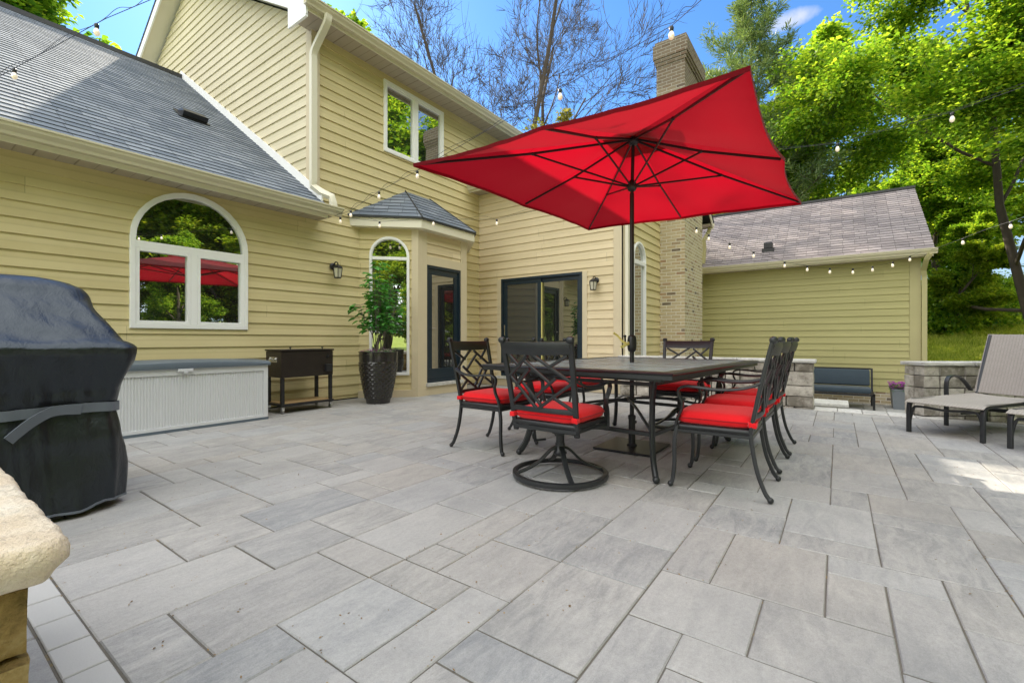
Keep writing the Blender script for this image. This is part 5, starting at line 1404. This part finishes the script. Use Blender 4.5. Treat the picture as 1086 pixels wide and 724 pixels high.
# ================================================================== STONE WORK
def stone(mb, O, U, W, u0, u1, v0, v1, w0, w1, rough=.018, seed=0, n=6):
    """rough faced block: u along wall, v up, w depth"""
    O, U, W = Vector(O), Vector(U), Vector(W); Z = Vector((0, 0, 1)); g = .004
    u0 += g; u1 -= g; v0 += g*.6; v1 -= g*.6
    def P(a, b, c):
        # a,b,c in 0..1
        p = O+U*(u0+(u1-u0)*a)+Z*(v0+(v1-v0)*b)+W*(w0+(w1-w0)*c)
        ctr = O+U*((u0+u1)/2)+Z*((v0+v1)/2)+W*((w0+w1)/2)
        e = sum(1 for q in (a, b, c) if q in (0, 1))
        inn = (ctr-p)
        k = 0
        if e >= 2: p = p+Vector((inn.x, inn.y, inn.z)).normalized()*.007
        q = p*7+Vector((seed*3.7, 0, 0))
        d = (mnoise.noise(q)*.6+mnoise.noise(q*3)*.4)*rough
        if c in (0, 1): p = p+W*(d+rough*.35*(4*a*(1-a)*4*b*(1-b)))*(1 if c == 1 else -1)
        elif a in (0, 1): p = p+U*d*(.25)*(1 if a == 1 else -1)
        return p
    R = [i/n for i in range(n+1)]
    def face(fn):
        b0 = len(mb.v)
        for i in R:
            for j in R: mb.v.append(tuple(fn(i, j)))
        for i in range(n):
            for j in range(n):
                mb.f.append((b0+i*(n+1)+j, b0+(i+1)*(n+1)+j, b0+(i+1)*(n+1)+j+1, b0+i*(n+1)+j+1)); mb.uv.append(None)
    face(lambda i, j: P(i, j, 0)); face(lambda i, j: P(1-i, j, 1)); face(lambda i, j: P(0, j, 1-i)); face(lambda i, j: P(1, j, i)); face(lambda i, j: P(i, 1, j)); face(lambda i, j: P(i, 0, 1-j))
def seat_wall(name, label, O, ang, length, depth=.30, zb=-.55, top=.64):
    t = thing(name, label, 'wall', O, ang, 'low stone seat walls at the patio edge')
    r = random.Random(int(length*100)); mb = MB(); z = zb; k = 0
    hs = []
    while z < top-.05:
        h = r.choice((.15, .20)) if z > -.02 else .19
        if top-(z+h) < .09: h = top-z
        hs.append((z, h)); z += h
    for (z, h) in hs:
        u = 0
        while u < length-.01:
            L = r.choice((.2, .3, .3, .4));
            if length-(u+L) < .14: L = length-u
            stone(mb, (0, 0, 0), (1, 0, 0), (0, -1, 0), u, u+L, z, z+h, 0, depth/2-.002, .016, k, 5); k += 1
            stone(mb, (0, 0, 0), (1, 0, 0), (0, -1, 0), u, u+L, z, z+h, depth/2+.002, depth, .016, k, 5); k += 1
            u += L
    mb.build('stone_blocks', M['wallstone'], t, True, world=False, sharp=60)
    mb = MB(); u = -.03
    while u < length+.02:
        L = min(r.uniform(.5, .7), length+.03-u)
        if length+.03-(u+L) < .15: L = length+.03-u
        stone(mb, (0, 0, 0), (1, 0, 0), (0, -1, 0), u, u+L, top+.002, top+.052, -.035, depth+.035, .008, k, 6); k += 1; u += L
    mb.build('cap_stones', M['capstone'], t, True, world=False, sharp=60)
# local x = along, local -y = depth.  left wall runs in -Y from the house; its depth goes to -X
seat_wall('stone_wall', 'low block wall running from the house corner behind the table to the step', (7.86, 3.10, 0), -PI/2, 2.83)
seat_wall('stone_wall', 'low block wall behind the chaise lounges, right of the step', (7.82, -.70, 0), math.atan2(-.835, .55), 3.6)
mb = MB(); y = .27; 
while y > -.80:
    mb.box((7.47, y-.262, -.04), (7.84, y-.004, .012), bev=.006); y -= .266
for (a, b) in ((-.78, -.6), (.05, .27)): pass
mb.box((7.85, -.79, -.55), (7.93, .27, -.05)); o = mb.build('step_coping', M['capstone']); o['kind'] = 'structure'
mb = MB(); mb.box((10.1, -.12, -.55), (10.75, .38, -.245)); mb.box((10.06, -.16, -.243), (10.79, .42, -.19), bev=.006)
o = mb.build('stone_step', M['capstone']); tag(o, 'pale paver step block in front of the dark bench', 'step')
# near pillar at the left edge
def build_pillar():
    t = thing('stone_pillar', 'rough field stone pillar with a broken edged sandstone cap at the left edge', 'pillar', (-.4, 1.9, 0))
    mb = MB(); k = 50; r = random.Random(9)
    for z, h in ((.0, .20), (.20, .16), (.36, .14)):
        u = 0; ws_ = (.34, .28, .33) if z != .2 else (.25, .36, .34)
        for wd in ws_:
            stone(mb, (.178, 1.26, 0), (-1, 0, 0), (0, 1, 0), u, u+wd, z, z+h-.004, 0, .42, .035, k, 12); stone(mb, (.178, 1.26, 0), (-1, 0, 0), (0, 1, 0), u, u+wd, z, z+h-.004, .43, 1.0, .035, k+1, 8); u += wd; k += 2
    mb.build('stone_blocks', M['fieldstone'], t, True, sharp=60)
    # cap
    n = 70; m = 70; x1, x0, y0, y1, z0, z1 = .222, -.85, 1.215, 2.35, .502, .585
    outline = []
    def edge(p, outw):
        s = Vector(p)
        d = mnoise.noise(s*9)*.018+mnoise.noise(s*28)*.009+mnoise.noise(s*70)*.004
        return s+Vector(outw)*d
    N_ = 90
    pts = []
    rc = .035
    def arc(cx, cy, a0):
        for i in range(9):
            a = math.radians(a0-90*i/8); pts.append(((cx+rc*math.cos(a), cy+rc*math.sin(a), 0), (math.cos(a), math.sin(a), 0)))
    for i in range(N_): pts.append(((x1-rc-(x1-x0-2*rc)*i/N_, y0, 0), (0, -1, 0)))
    arc(x0+rc, y0+rc, 270)
    for i in range(1, N_//2): pts.append(((x0, y0+rc+(y1-y0-2*rc)*i/(N_//2), 0), (-1, 0, 0)))
    arc(x0+rc, y1-rc, 180)
    for i in range(1, N_//2): pts.append(((x0+rc+(x1-x0-2*rc)*i/(N_//2), y1, 0), (0, 1, 0)))
    arc(x1-rc, y1-rc, 90)
    for i in range(1, N_*2): pts.append(((x1, y1-rc-(y1-y0-2*rc)*i/(N_*2), 0), (1, 0, 0)))
    arc(x1-rc, y0+rc, 0); pts.pop()
    c = Vector(((x0+x1)/2, (y0+y1)/2, 0)); L = []
    for ins, z in ((.40, z0), (.032, z0), (.024, z0+.006), (.012, z0+.022), (-.004, z0+.040), (-.005, z0+.058), (.000, z1-.010), (.006, z1-.003), (.012, z1), (.10, z1+.001), (.3, z1+.002), (.5, z1+.002)):
        ring = []
        for p, ow in pts:
            base = Vector(p); o_ = Vector(ow)
            q = base-o_*ins if ins < .1 else base+(c-base)*ins*.8
            zz = min(z, z1-.022); s = Vector((q.x, q.y, z)); dd = mnoise.noise(Vector((base.x, base.y, zz*.8))*7)*.007+mnoise.noise(Vector((base.x, base.y, zz*1.6))*22)*.007+mnoise.noise(Vector((base.x, base.y, zz*2))*45)*.003
            if ins >= .1: dd *= .0; s.z += mnoise.noise(s*9)*.002
            # round the corner
            s = s+o_*dd
            cd = Vector((x1, y0, 0)); e = (Vector((q.x, q.y, 0))-cd).length
            if 0: pass
            ring.append(s)
        L.append(ring)
    mb = MB(); mb.loops(L, True, True); mb.build('cap_stone', M['sandstone'], t, True, sharp=50)
build_pillar()

# ---- bench and flower box on the lower terrace
def build_bench():
    y0, y1 = -.62, .86; t = thing('garden_bench', 'black metal bench with slate blue cushions against the far wing wall', 'bench', (12.6, .1, -.52))
    zb = -.52
    mb = MB(); rbox(mb, (12.25, y0+.04, zb+.33), (12.85, y1-.04, zb+.45), .035); mb.build('seat_cushion', M['cushion_slate'], t, True)
    mb = MB(); rbox(mb, (-.065, y0+.04, 0), (.065, y1-.04, .36), .035, Matrix.Translation((12.86, 0, zb+.46)) @ Matrix.Rotation(math.radians(12), 4, 'Y')); mb.build('back_cushion', M['cushion_slate'], t, True)
    for y in (y0, y1):
        for x, h in ((12.22, .34), (12.98, .34)):
            mb = MB(); mb.box((x-.02, y-.02, zb+.004), (x+.02, y+.02, zb+h)); mb.build('leg', M['black'], t)
    mb = MB(); mb.box((12.2, y0-.02, zb+.29), (12.24, y1+.02, zb+.33)); mb.box((12.96, y0-.02, zb+.29), (13.0, y1+.02, zb+.33)); mb.box((12.24, y0-.02, zb+.29), (12.96, y0+.02, zb+.33)); mb.box((12.24, y1-.02, zb+.29), (12.96, y1+.02, zb+.33))
    for y in (y0, y1): mb.tube([(12.96, y, zb+.33), (13.03, y, zb+.84)], 1, 4, (.02, .02))
    mb.tube([(13.03, y0, zb+.83), (13.03, y1, zb+.83)], 1, 4, (.018, .018))
    mb.build('bench_frame', M['black'], t)
build_bench()
def build_flower_box():
    t = thing('flower_box', 'square slate grey planter box full of purple flowers beside the block wall', 'planter', (12.9, -1.2, -.52))
    mb = MB(); L = []
    for z, o_ in ((.0, -.03), (.40, 0), (.41, .01), (.43, .01), (.43, -.02), (.36, -.03)): L.append([(sx*(.24+o_), sy*(.26+o_), z) for sx, sy in ((1, 1), (-1, 1), (-1, -1), (1, -1))])
    mb.loops(L, True, True); mb.build('pot', M['planter_grey'], t, world=False)
    r = random.Random(5); lp, lg = Leaves(), Leaves()
    for i in range(420):
        c = Vector((r.uniform(-.27, .27), r.uniform(-.30, .30), .42+r.uniform(0, .15)))
        for k in range(5):
            b = 2*PI*k/5+r.random(); lp.add(tuple(c), (math.cos(b), math.sin(b), .4), (0, 0, 1), .028, .026)
        b = r.uniform(0, 2*PI); lg.add(tuple(c-Vector((0, 0, .05))), (math.cos(b), math.sin(b), .5), (0, 0, 1), .05, .03)
    lp.build('blossoms', M['petal_purple'], t); lg.build('foliage', M['leaf_shrub'], t)
build_flower_box()

# ================================================================== STRING LIGHTS
def string_light(label, pts, bulbs, sag=.0, cable=False, bs=.70, posts=None):
    """pts: polyline of hang points; bulbs: list of params (0..1 along)"""
    P = [Vector(p) for p in pts]
    def at(u):
        x = u*(len(P)-1); i = min(len(P)-2, int(x)); f = x-i
        q = P[i]+(P[i+1]-P[i])*f; q = q.copy(); q.z -= sag*4*f*(1-f); return q
    t = thing('string_light', label, 'string lights', tuple(P[0]), 0, 'festoon string lights over the patio')
    mb = MB(); n = 24*(len(P)-1); line = [at(i/n) for i in range(n+1)]
    mb.tube(line, .0038*bs, 5)
    if cable: mb.tube([q+Vector((.01, .01, .035+.02*math.sin(i*.5))) for i, q in enumerate(line)], .002, 4)
    mb.build('wire', M['black'], t, True)
    for u in bulbs:
        q = at(u); mb = MB()
        mb.lathe([(.008, .0), (.021*bs, -.008), (.024*bs, -.02*bs), (.020*bs, -.052*bs), (.016*bs, -.055*bs)], tuple(q), 10); sk = mb.build('socket', M['black'], t, True)
        mb = MB(); mb.lathe([(.014*bs, -.055*bs), (.024*bs, -.075*bs), (.030*bs, -.098*bs), (.026*bs, -.122*bs), (.012*bs, -.136*bs), (.001, -.138*bs)], tuple(q), 12); mb.build('bulb', M['bulb'], sk, True)
    return t
string_light('string lights crossing the sky above the left wing roof', [(.62, 6.12, 3.30), (1.02, 4.55, 3.42), (1.25, 4.0, 3.52), (2.4, -3.2, 3.9)], [.065, .31, .72, .86], cable=True)
string_light('string lights rising from the left gutter end toward the chimney top', [(3.95, 6.05, 2.80), (3.92, 5.62, 2.80), (3.86, 4.92, 2.92), (3.75, 4.07, 2.98), (3.35, 1.9, 3.08), (3.25, .95, 3.17), (3.14, .68, 3.21), (2.4, -3.2, 3.75)], [1/7, 2/7, 3/7, 4/7, 5/7, .93], cable=True)
string_light('string lights along the bay fascia from gutter end to door wall corner', [(3.95, 6.0, 2.78), (4.42, 5.62, 2.75), (5.03, 5.1, 2.83), (5.77, 4.43, 2.89), (7.40, 2.85, 3.5)], [.02, .25, .5, .75], cable=True)
string_light('string lights sagging below the gutter of the right wing', [(7.45, 2.80, 3.5), (8.4, 2.35, 3.2), (9.0, 1.95, 2.92), (9.6, 1.5, 2.72), (10.4, .85, 2.50), (11.1, .3, 2.42), (11.8, -.3, 2.44), (12.4, -.82, 2.56), (13.02, -1.45, 2.84)], [.1, .2, .25, .33, .41, .5, .58, .66, .74, .82, .9, .96], bs=.85)
string_light('string lights high in front of the maple tree', [(7.44, 2.80, 3.9), (6.33, .0, 3.19), (5.98, -.89, 3.14), (4.0, -6.0, 3.5)], [.333, .666, .85], cable=True)
string_light('string lights leaving the right wing gutter corner toward the right', [(13.05, -1.6, 2.86), (11.6, -2.2, 2.96), (10.0, -2.9, 3.0), (4.0, -6.0, 3.45)], [.2, .42, .62, .8], bs=.9)
for (x, y, h, lb) in ((2.4, -3.2, 3.95, 'square wooden post holding the lights behind the viewer'), (4.0, -6.0, 3.55, 'square wooden post holding the lights at the far right of the patio')):
    mb = MB(); mb.box((x-.045, y-.045, 0), (x+.045, y+.045, h), bev=.006); mb.box((x-.055, y-.055, h), (x+.055, y+.055, h+.03), bev=.008); tag(mb.build('light_post', M['wood']), lb, 'post')

# ================================================================== TREES
def skeleton(seed, height, r0, fork=.35, levels=4, spread=.75, kids=(3, 5), up=.25, shrink=.68, lean=(0, 0), first=.30, wob=.12, side=0.0):
    r = random.Random(seed); br = []; tips = []
    def grow(p, d, L, rad, lv):
        n = 5; pts = [p]; q = p.copy(); dd = d.copy()
        for i in range(n):
            dd = (dd+Vector((r.gauss(0, wob), r.gauss(0, wob), r.gauss(0, wob*.6)+up*.10))).normalized(); q = q+dd*L/n; pts.append(q.copy())
        r1 = rad*(.5 if lv else .35)
        br.append((pts, rad, r1, lv))
        if lv >= levels-1 or lv >= 2: tips.append((pts, lv, dd.copy(), L))
        if lv < levels:
            k = r.randint(*kids) if lv else max(6, kids[1]*2)
            for i in range(k):
                f = (first+(1-first)*(i+r.random()*.8)/k) if lv == 0 else r.uniform(.3, 1.0)
                x = f*n; j = min(n-1, int(x)); b = pts[j].lerp(pts[j+1], x-j); dl = (pts[j+1]-pts[j]).normalized()
                a = r.uniform(0, 2*PI) if lv else 2.4*i+r.uniform(-.3, .3)
                t1 = dl.orthogonal().normalized(); t2 = dl.cross(t1); sdir = t1*math.cos(a)+t2*math.sin(a)
                sp = spread*r.uniform(.7, 1.2)*(1.25-.5*f if lv == 0 else 1)
                nd_ = (dl*math.cos(sp)+sdir*math.sin(sp)).normalized()
                l2 = L*shrink*r.uniform(.75, 1.1)*(1.0-.45*abs(f-.45) if lv == 0 else 1)
                if lv == 0: l2 = height*.42*(1-.62*max(0, f-.3)/.7)*r.uniform(.8, 1.15)*max(.5, spread)
                rr = max(.0095, (rad+(r1-rad)*f)*(.5 if lv == 0 else .6))
                grow(b, nd_, l2, rr, lv+1)
    grow(Vector((0, 0, -.3)), Vector((lean[0], lean[1], 1)).normalized(), height*.95, r0, 0)
    return br, tips
def branch_mesh(br, parent, mat, maxlv=9, minr=0.0):
    mb = MB()
    for pts, a, b, lv in br:
        if lv > maxlv or a < minr: continue
        n = len(pts); mb.tube(pts, [a+(b-a)*i/(n-1) for i in range(n)], 9 if lv == 0 else (6 if lv == 1 else (4 if lv == 2 else 3)), cap=False)
    return mb.build('trunk', mat, parent, True, world=False)
def crown(tips, parent, mat, n_total, size, seed, scatter=.45, droop=.15, aspect=.8, flat=.5, minlv=2, name='crown', nz_up=1.0):
    rg = np.random.default_rng(seed); T = [t for t in tips if t[1] >= minlv]
    wts = np.array([t[3] for t in T]); wts /= wts.sum(); idx = rg.choice(len(T), n_total, p=wts)
    A = np.array([[list(p) for p in t[0]] for t in T], dtype=np.float64)
    Dd = np.array([list(t[2]) for t in T]); Ls = np.array([t[3] for t in T])
    f = rg.beta(1.6, 1.0, n_total)*5; j = np.minimum(4, f.astype(int)); fr = (f-j)[:, None]
    base = A[idx, j]*(1-fr)+A[idx, j+1]*fr
    off = rg.normal(0, 1, (n_total, 3)); off /= np.linalg.norm(off, axis=1, keepdims=True); off *= (rg.random((n_total, 1))**.6)*scatter; off[:, 2] *= flat
    c = base+off
    d = Dd[idx]*.5+off/scatter*.9+rg.normal(0, .45, (n_total, 3)); d[:, 2] = d[:, 2]*.5-droop
    n = rg.normal(0, .45, (n_total, 3)); n[:, 2] += nz_up
    l = size*rg.uniform(.65, 1.25, n_total)
    return leaf_mesh(name, c, d, n, l, l*aspect, mat, parent, .18)
def make_tree(name, label, cat, loc, group=None, **k):
    t = thing(name, label, cat, loc, 0, group); return t
# -- big maple at the right
br, tp = skeleton(21, 17.5, .17, levels=4, spread=.95, kids=(3, 4), up=.3, first=.14, shrink=.62)
t = make_tree('maple_tree', 'big bright green maple with dark spreading limbs right of the wing', 'tree', (24.0, -6.0, -.3))
branch_mesh(br, t, M['bark']); crown(tp, t, M['leaf_maple'], 210000, .15, 5, scatter=.95, flat=.42, droop=.22)
# -- forest prototypes
F1 = skeleton(33, 15, .26, levels=3, spread=.85, kids=(4, 5), up=.4, first=.18, shrink=.6)
F2 = skeleton(47, 19, .30, levels=3, spread=.7, kids=(4, 6), up=.5, first=.30, shrink=.58)
p1 = make_tree('woodland_tree', '', 'tree', (0, 0, 0)); branch_mesh(F1[0], p1, M['bark'], 3); crown(F1[1], p1, M['leaf_forest'], 42000, .30, 7, scatter=.75, flat=.5)
p2 = make_tree('woodland_tree', '', 'tree', (0, 0, 0)); branch_mesh(F2[0], p2, M['bark'], 3); crown(F2[1], p2, M['leaf_maple'], 48000, .30, 8, scatter=.8, flat=.5)
used = {0: False, 1: False}
def put(k, x, y, z, s, rz, label, group):
    src = (p1, p2)[k]
    o = src if not used[k] else copy_tree(src)
    used[k] = True
    o.location = (x, y, z); o.rotation_euler = (0, 0, rz); o.scale = (s, s, s); o['label'] = label; o['group'] = group; return o
# trees behind the house
put(1, 13.0, 20.8, -.3, .90, .4, 'tall tree behind the two storey block, its leaf tips showing over the gutter', 'tall trees behind the house')
put(1, 3.2, 28.5, -.3, .93, 1.1, 'leafy tree whose top shows above the left wing ridge', 'tall trees behind the house')
put(0, -2.5, 27.0, -.3, 1.15, 3.9, 'leafy tree above the left end of the wing ridge', 'tall trees behind the house')
put(0, 18.0, 22.0, -.3, 1.05, 5.0, 'mid height tree low behind the bare tree and the gutter', 'tall trees behind the house')
# woods at right and far
G = 'woodland trees behind the right wing'
for i, (x, y, k, s, l) in enumerate([(31, 4.5, 0, .62, 'woodland tree rising just above the ridge of the right wing'), (46, -6, 1, .8, 'woodland tree far behind the maple'),
        (32, -4.0, 1, .50, 'slim woodland tree seen low beneath the maple'), (35, -5.9, 1, .56, 'slim woodland tree above the chaise lounge backrest'), (36, -17, 1, .7, 'woodland tree at the far right beyond the chaise lounges'), (40, 2, 1, 1.0, 'far woodland tree behind the pine'), (42, -14, 0, 1.1, 'far woodland tree at the right edge'), (38, 9, 0, .9, 'far woodland tree left of the pine'), (21, -13.5, 0, .72, 'woodland tree out at the right beyond the picture edge')]):
    put(k, x, y, hgt(x, y)-.1, s, i*1.7, l, G)
for i, (x, y, k, s, l) in enumerate([(27.5, -3.7, 0, .32, 'low understory tree beside the wing corner board'), (29, -4.9, 1, .30, 'low understory tree under the maple, above the stump'), (30.5, -5.8, 0, .33, 'low understory tree above the backrest of the chaise lounge'), (37, -5.2, 1, .42, 'understory tree deeper in the woods left of the maple trunk')]):
    put(k, x, y, hgt(x, y)-.9, s, i*2.1, l, 'understory trees behind the low wall')
# woods behind the viewer, mirrored in the windows
for i in range(26):
    a = -3.05+i*.11; R_ = 14.5+3.4*((i*7) % 4); x = 2+R_*math.cos(a); y = -2+R_*math.sin(a)
    if x > 17 and y > -10: continue
    o = put(i % 2, x, y, -.3, .8+.07*((i*5) % 4), i*1.3, 'woodland tree behind the viewer, mirrored in the window panes', 'woodland trees behind the viewer')
for i in range(17):
    a = -3.0+i*.165; R_ = 11.5+1.6*((i*5) % 3); x = 2+R_*math.cos(a); y = -2+R_*math.sin(a)
    if x > 15: continue
    put((i+1) % 2, x, y, -.9, .34+.05*((i*3) % 4), i*1.9, 'low understory tree behind the viewer, mirrored in the window panes', 'understory trees behind the viewer')
# -- pine
def pine(seed, H, n_whorl, rmax):
    r = random.Random(seed); br = []; tips = []
    br.append(([Vector((0, 0, H*i/5-.3)) for i in range(6)], .24, .02, 0))
    for i in range(n_whorl):
        f = .14+.86*i/n_whorl; z = H*f
        for k in range(5):
            a = 2.4*(i*5+k)+r.uniform(-.3, .3); L = rmax*(1-f)**.75*r.uniform(.55, 1.15)+.35
            d = Vector((math.cos(a), math.sin(a), .22+.5*f)); pts = [Vector((0, 0, z-.3))]
            for j in range(5): d = (d+Vector((r.gauss(0, .08), r.gauss(0, .08), .04))).normalized(); pts.append(pts[-1]+d*L/5)
            br.append((pts, .05*(1-f)+.012, .008, 1)); tips.append((pts, 2, d.copy(), L))
            for m in range(5):
                j = r.randint(1, 4); s = pts[j]; d2 = (d+Vector((r.gauss(0, .6), r.gauss(0, .6), .1))).normalized(); l2 = L*.38*r.uniform(.6, 1.1)
                p2_ = [s+d2*l2*q/5 for q in range(6)]; br.append((p2_, .012, .005, 2)); tips.append((p2_, 2, d2, l2))
    return br, tips
br, tp = pine(3, 18.4, 21, 7.0)
t = make_tree('pine_tree', 'tall soft green pine standing behind the umbrella and the wing ridge', 'tree', (24.6, 3.4, -.4))
branch_mesh(br, t, M['bark'])
crown(tp, t, M['leaf_pine'], 80000, .26, 11, scatter=.24, flat=.7, aspect=.16, droop=-.1)
# -- bare tree
br, tp = skeleton(64, 19, .17, levels=6, spread=.58, kids=(3, 4), up=.55, first=.12, shrink=.74, wob=.10)
t = make_tree('bare_tree', 'leafless tree with fine upright twigs in the sky above the umbrella', 'tree', (16.6, 12.4, -.3)); t.rotation_euler = (0, 0, 2.6)
branch_mesh(br, t, M['bark'])
b2 = thing('bare_tree', 'leafless fine twigged tree to the left of the chimney', 'tree', (18.0, 11.2, -.3), 4.7)
for ch in t.children: c = ch.copy(); col.objects.link(c); c.parent = b2
b2.scale = (.95, .95, .98)
b3 = thing('bare_tree', 'slim leafless tree at the left of the bare crowns above the upper gutter', 'tree', (16.4, 14.2, -.3), .9)
for ch in t.children: c = ch.copy(); col.objects.link(c); c.parent = b3
b3.scale = (.8, .8, .92)
# -- young half-leafed trees
for i, (x, y, H, n, l) in enumerate([(14.6, 10.4, 9.2, 2600, 'young tree with sparse pale new leaves behind the upper gutter'), (17.4, 8.2, 10.6, 3400, 'young tree with sparse pale new leaves just left of the chimney'), (20.0, 7.1, 11.5, 3200, 'thin pale leafed tree just right of the chimney top')]):
    br, tp = skeleton(80+i, H, .10, levels=3, spread=.5, kids=(3, 4), up=.8, first=.3, shrink=.6)
    t = make_tree('young_tree', l, 'tree', (x, y, -.3), 'young trees with new leaves'); branch_mesh(br, t, M['bark_pale']); crown(tp, t, M['leaf_young'], n, .13, 90+i, scatter=.22, flat=1)

# -- undergrowth and grass seen past the wing
def undergrowth():
    rg = np.random.default_rng(4); C = []
    for i in range(85):
        x = rg.uniform(27, 42); y = -2.6-(x-18)*rg.uniform(.02, .32); R_ = rg.uniform(.5, 1.3); h = rg.uniform(.7, 2.4)*(1 if x > 24 else .5)
        z0 = hgt(x, y); m = 900
        p = rg.normal(0, 1, (m, 3)); p /= np.linalg.norm(p, axis=1, keepdims=True); p *= rg.random((m, 1))**.45
        lump = 1+.3*np.sin(p[:, :1]*5+i)*np.cos(p[:, 1:2]*6)
        C.append(np.stack([x+p[:, 0]*R_*lump[:, 0], y+p[:, 1]*R_*lump[:, 0], z0+h*(.5+.55*p[:, 2])], axis=1))
    c = np.concatenate(C); m = len(c); d = rg.normal(0, 1, (m, 3)); n = rg.normal(0, .5, (m, 3)); n[:, 2] += 1; l = rg.uniform(.08, .19, m)
    o = leaf_mesh('undergrowth', c, d, n, l, l*.7, M['leaf_maple'], None, .15, kind='stuff')
    tag(o, 'sunlit leafy undergrowth at the foot of the woodland', None, None, 'stuff')
    m = 60000; x = rg.uniform(14, 34, m); y = -1.8-(x-13)*rg.uniform(.0, .32, m)-rg.uniform(0, .5, m); z = np.array([hgt(a, b) for a, b in zip(x, y)])
    d = rg.normal(0, .35, (m, 3)); d[:, 2] = 1; n = rg.normal(0, 1, (m, 3)); n[:, 2] = 0; l = rg.uniform(.08, .22, m)
    o = leaf_mesh('grass', np.stack([x, y, z-.01], axis=1), d, n, l, np.full(m, .03), M['grass'], None, 0, kind='stuff')
    tag(o, 'sunlit grass beyond the low wall', None, None, 'stuff')
undergrowth(); debris()
mb = MB(); mb.tube([(18.1, -4.55, hgt(18, -4.5)-.2), (17.95, -4.2, hgt(18, -4.5)+.45)], [.16, .12], 9); o = mb.build('tree_stump', M['bark'], None, True); tag(o, 'leaning dark stump in the sunlit grass beyond the low wall', 'stump')
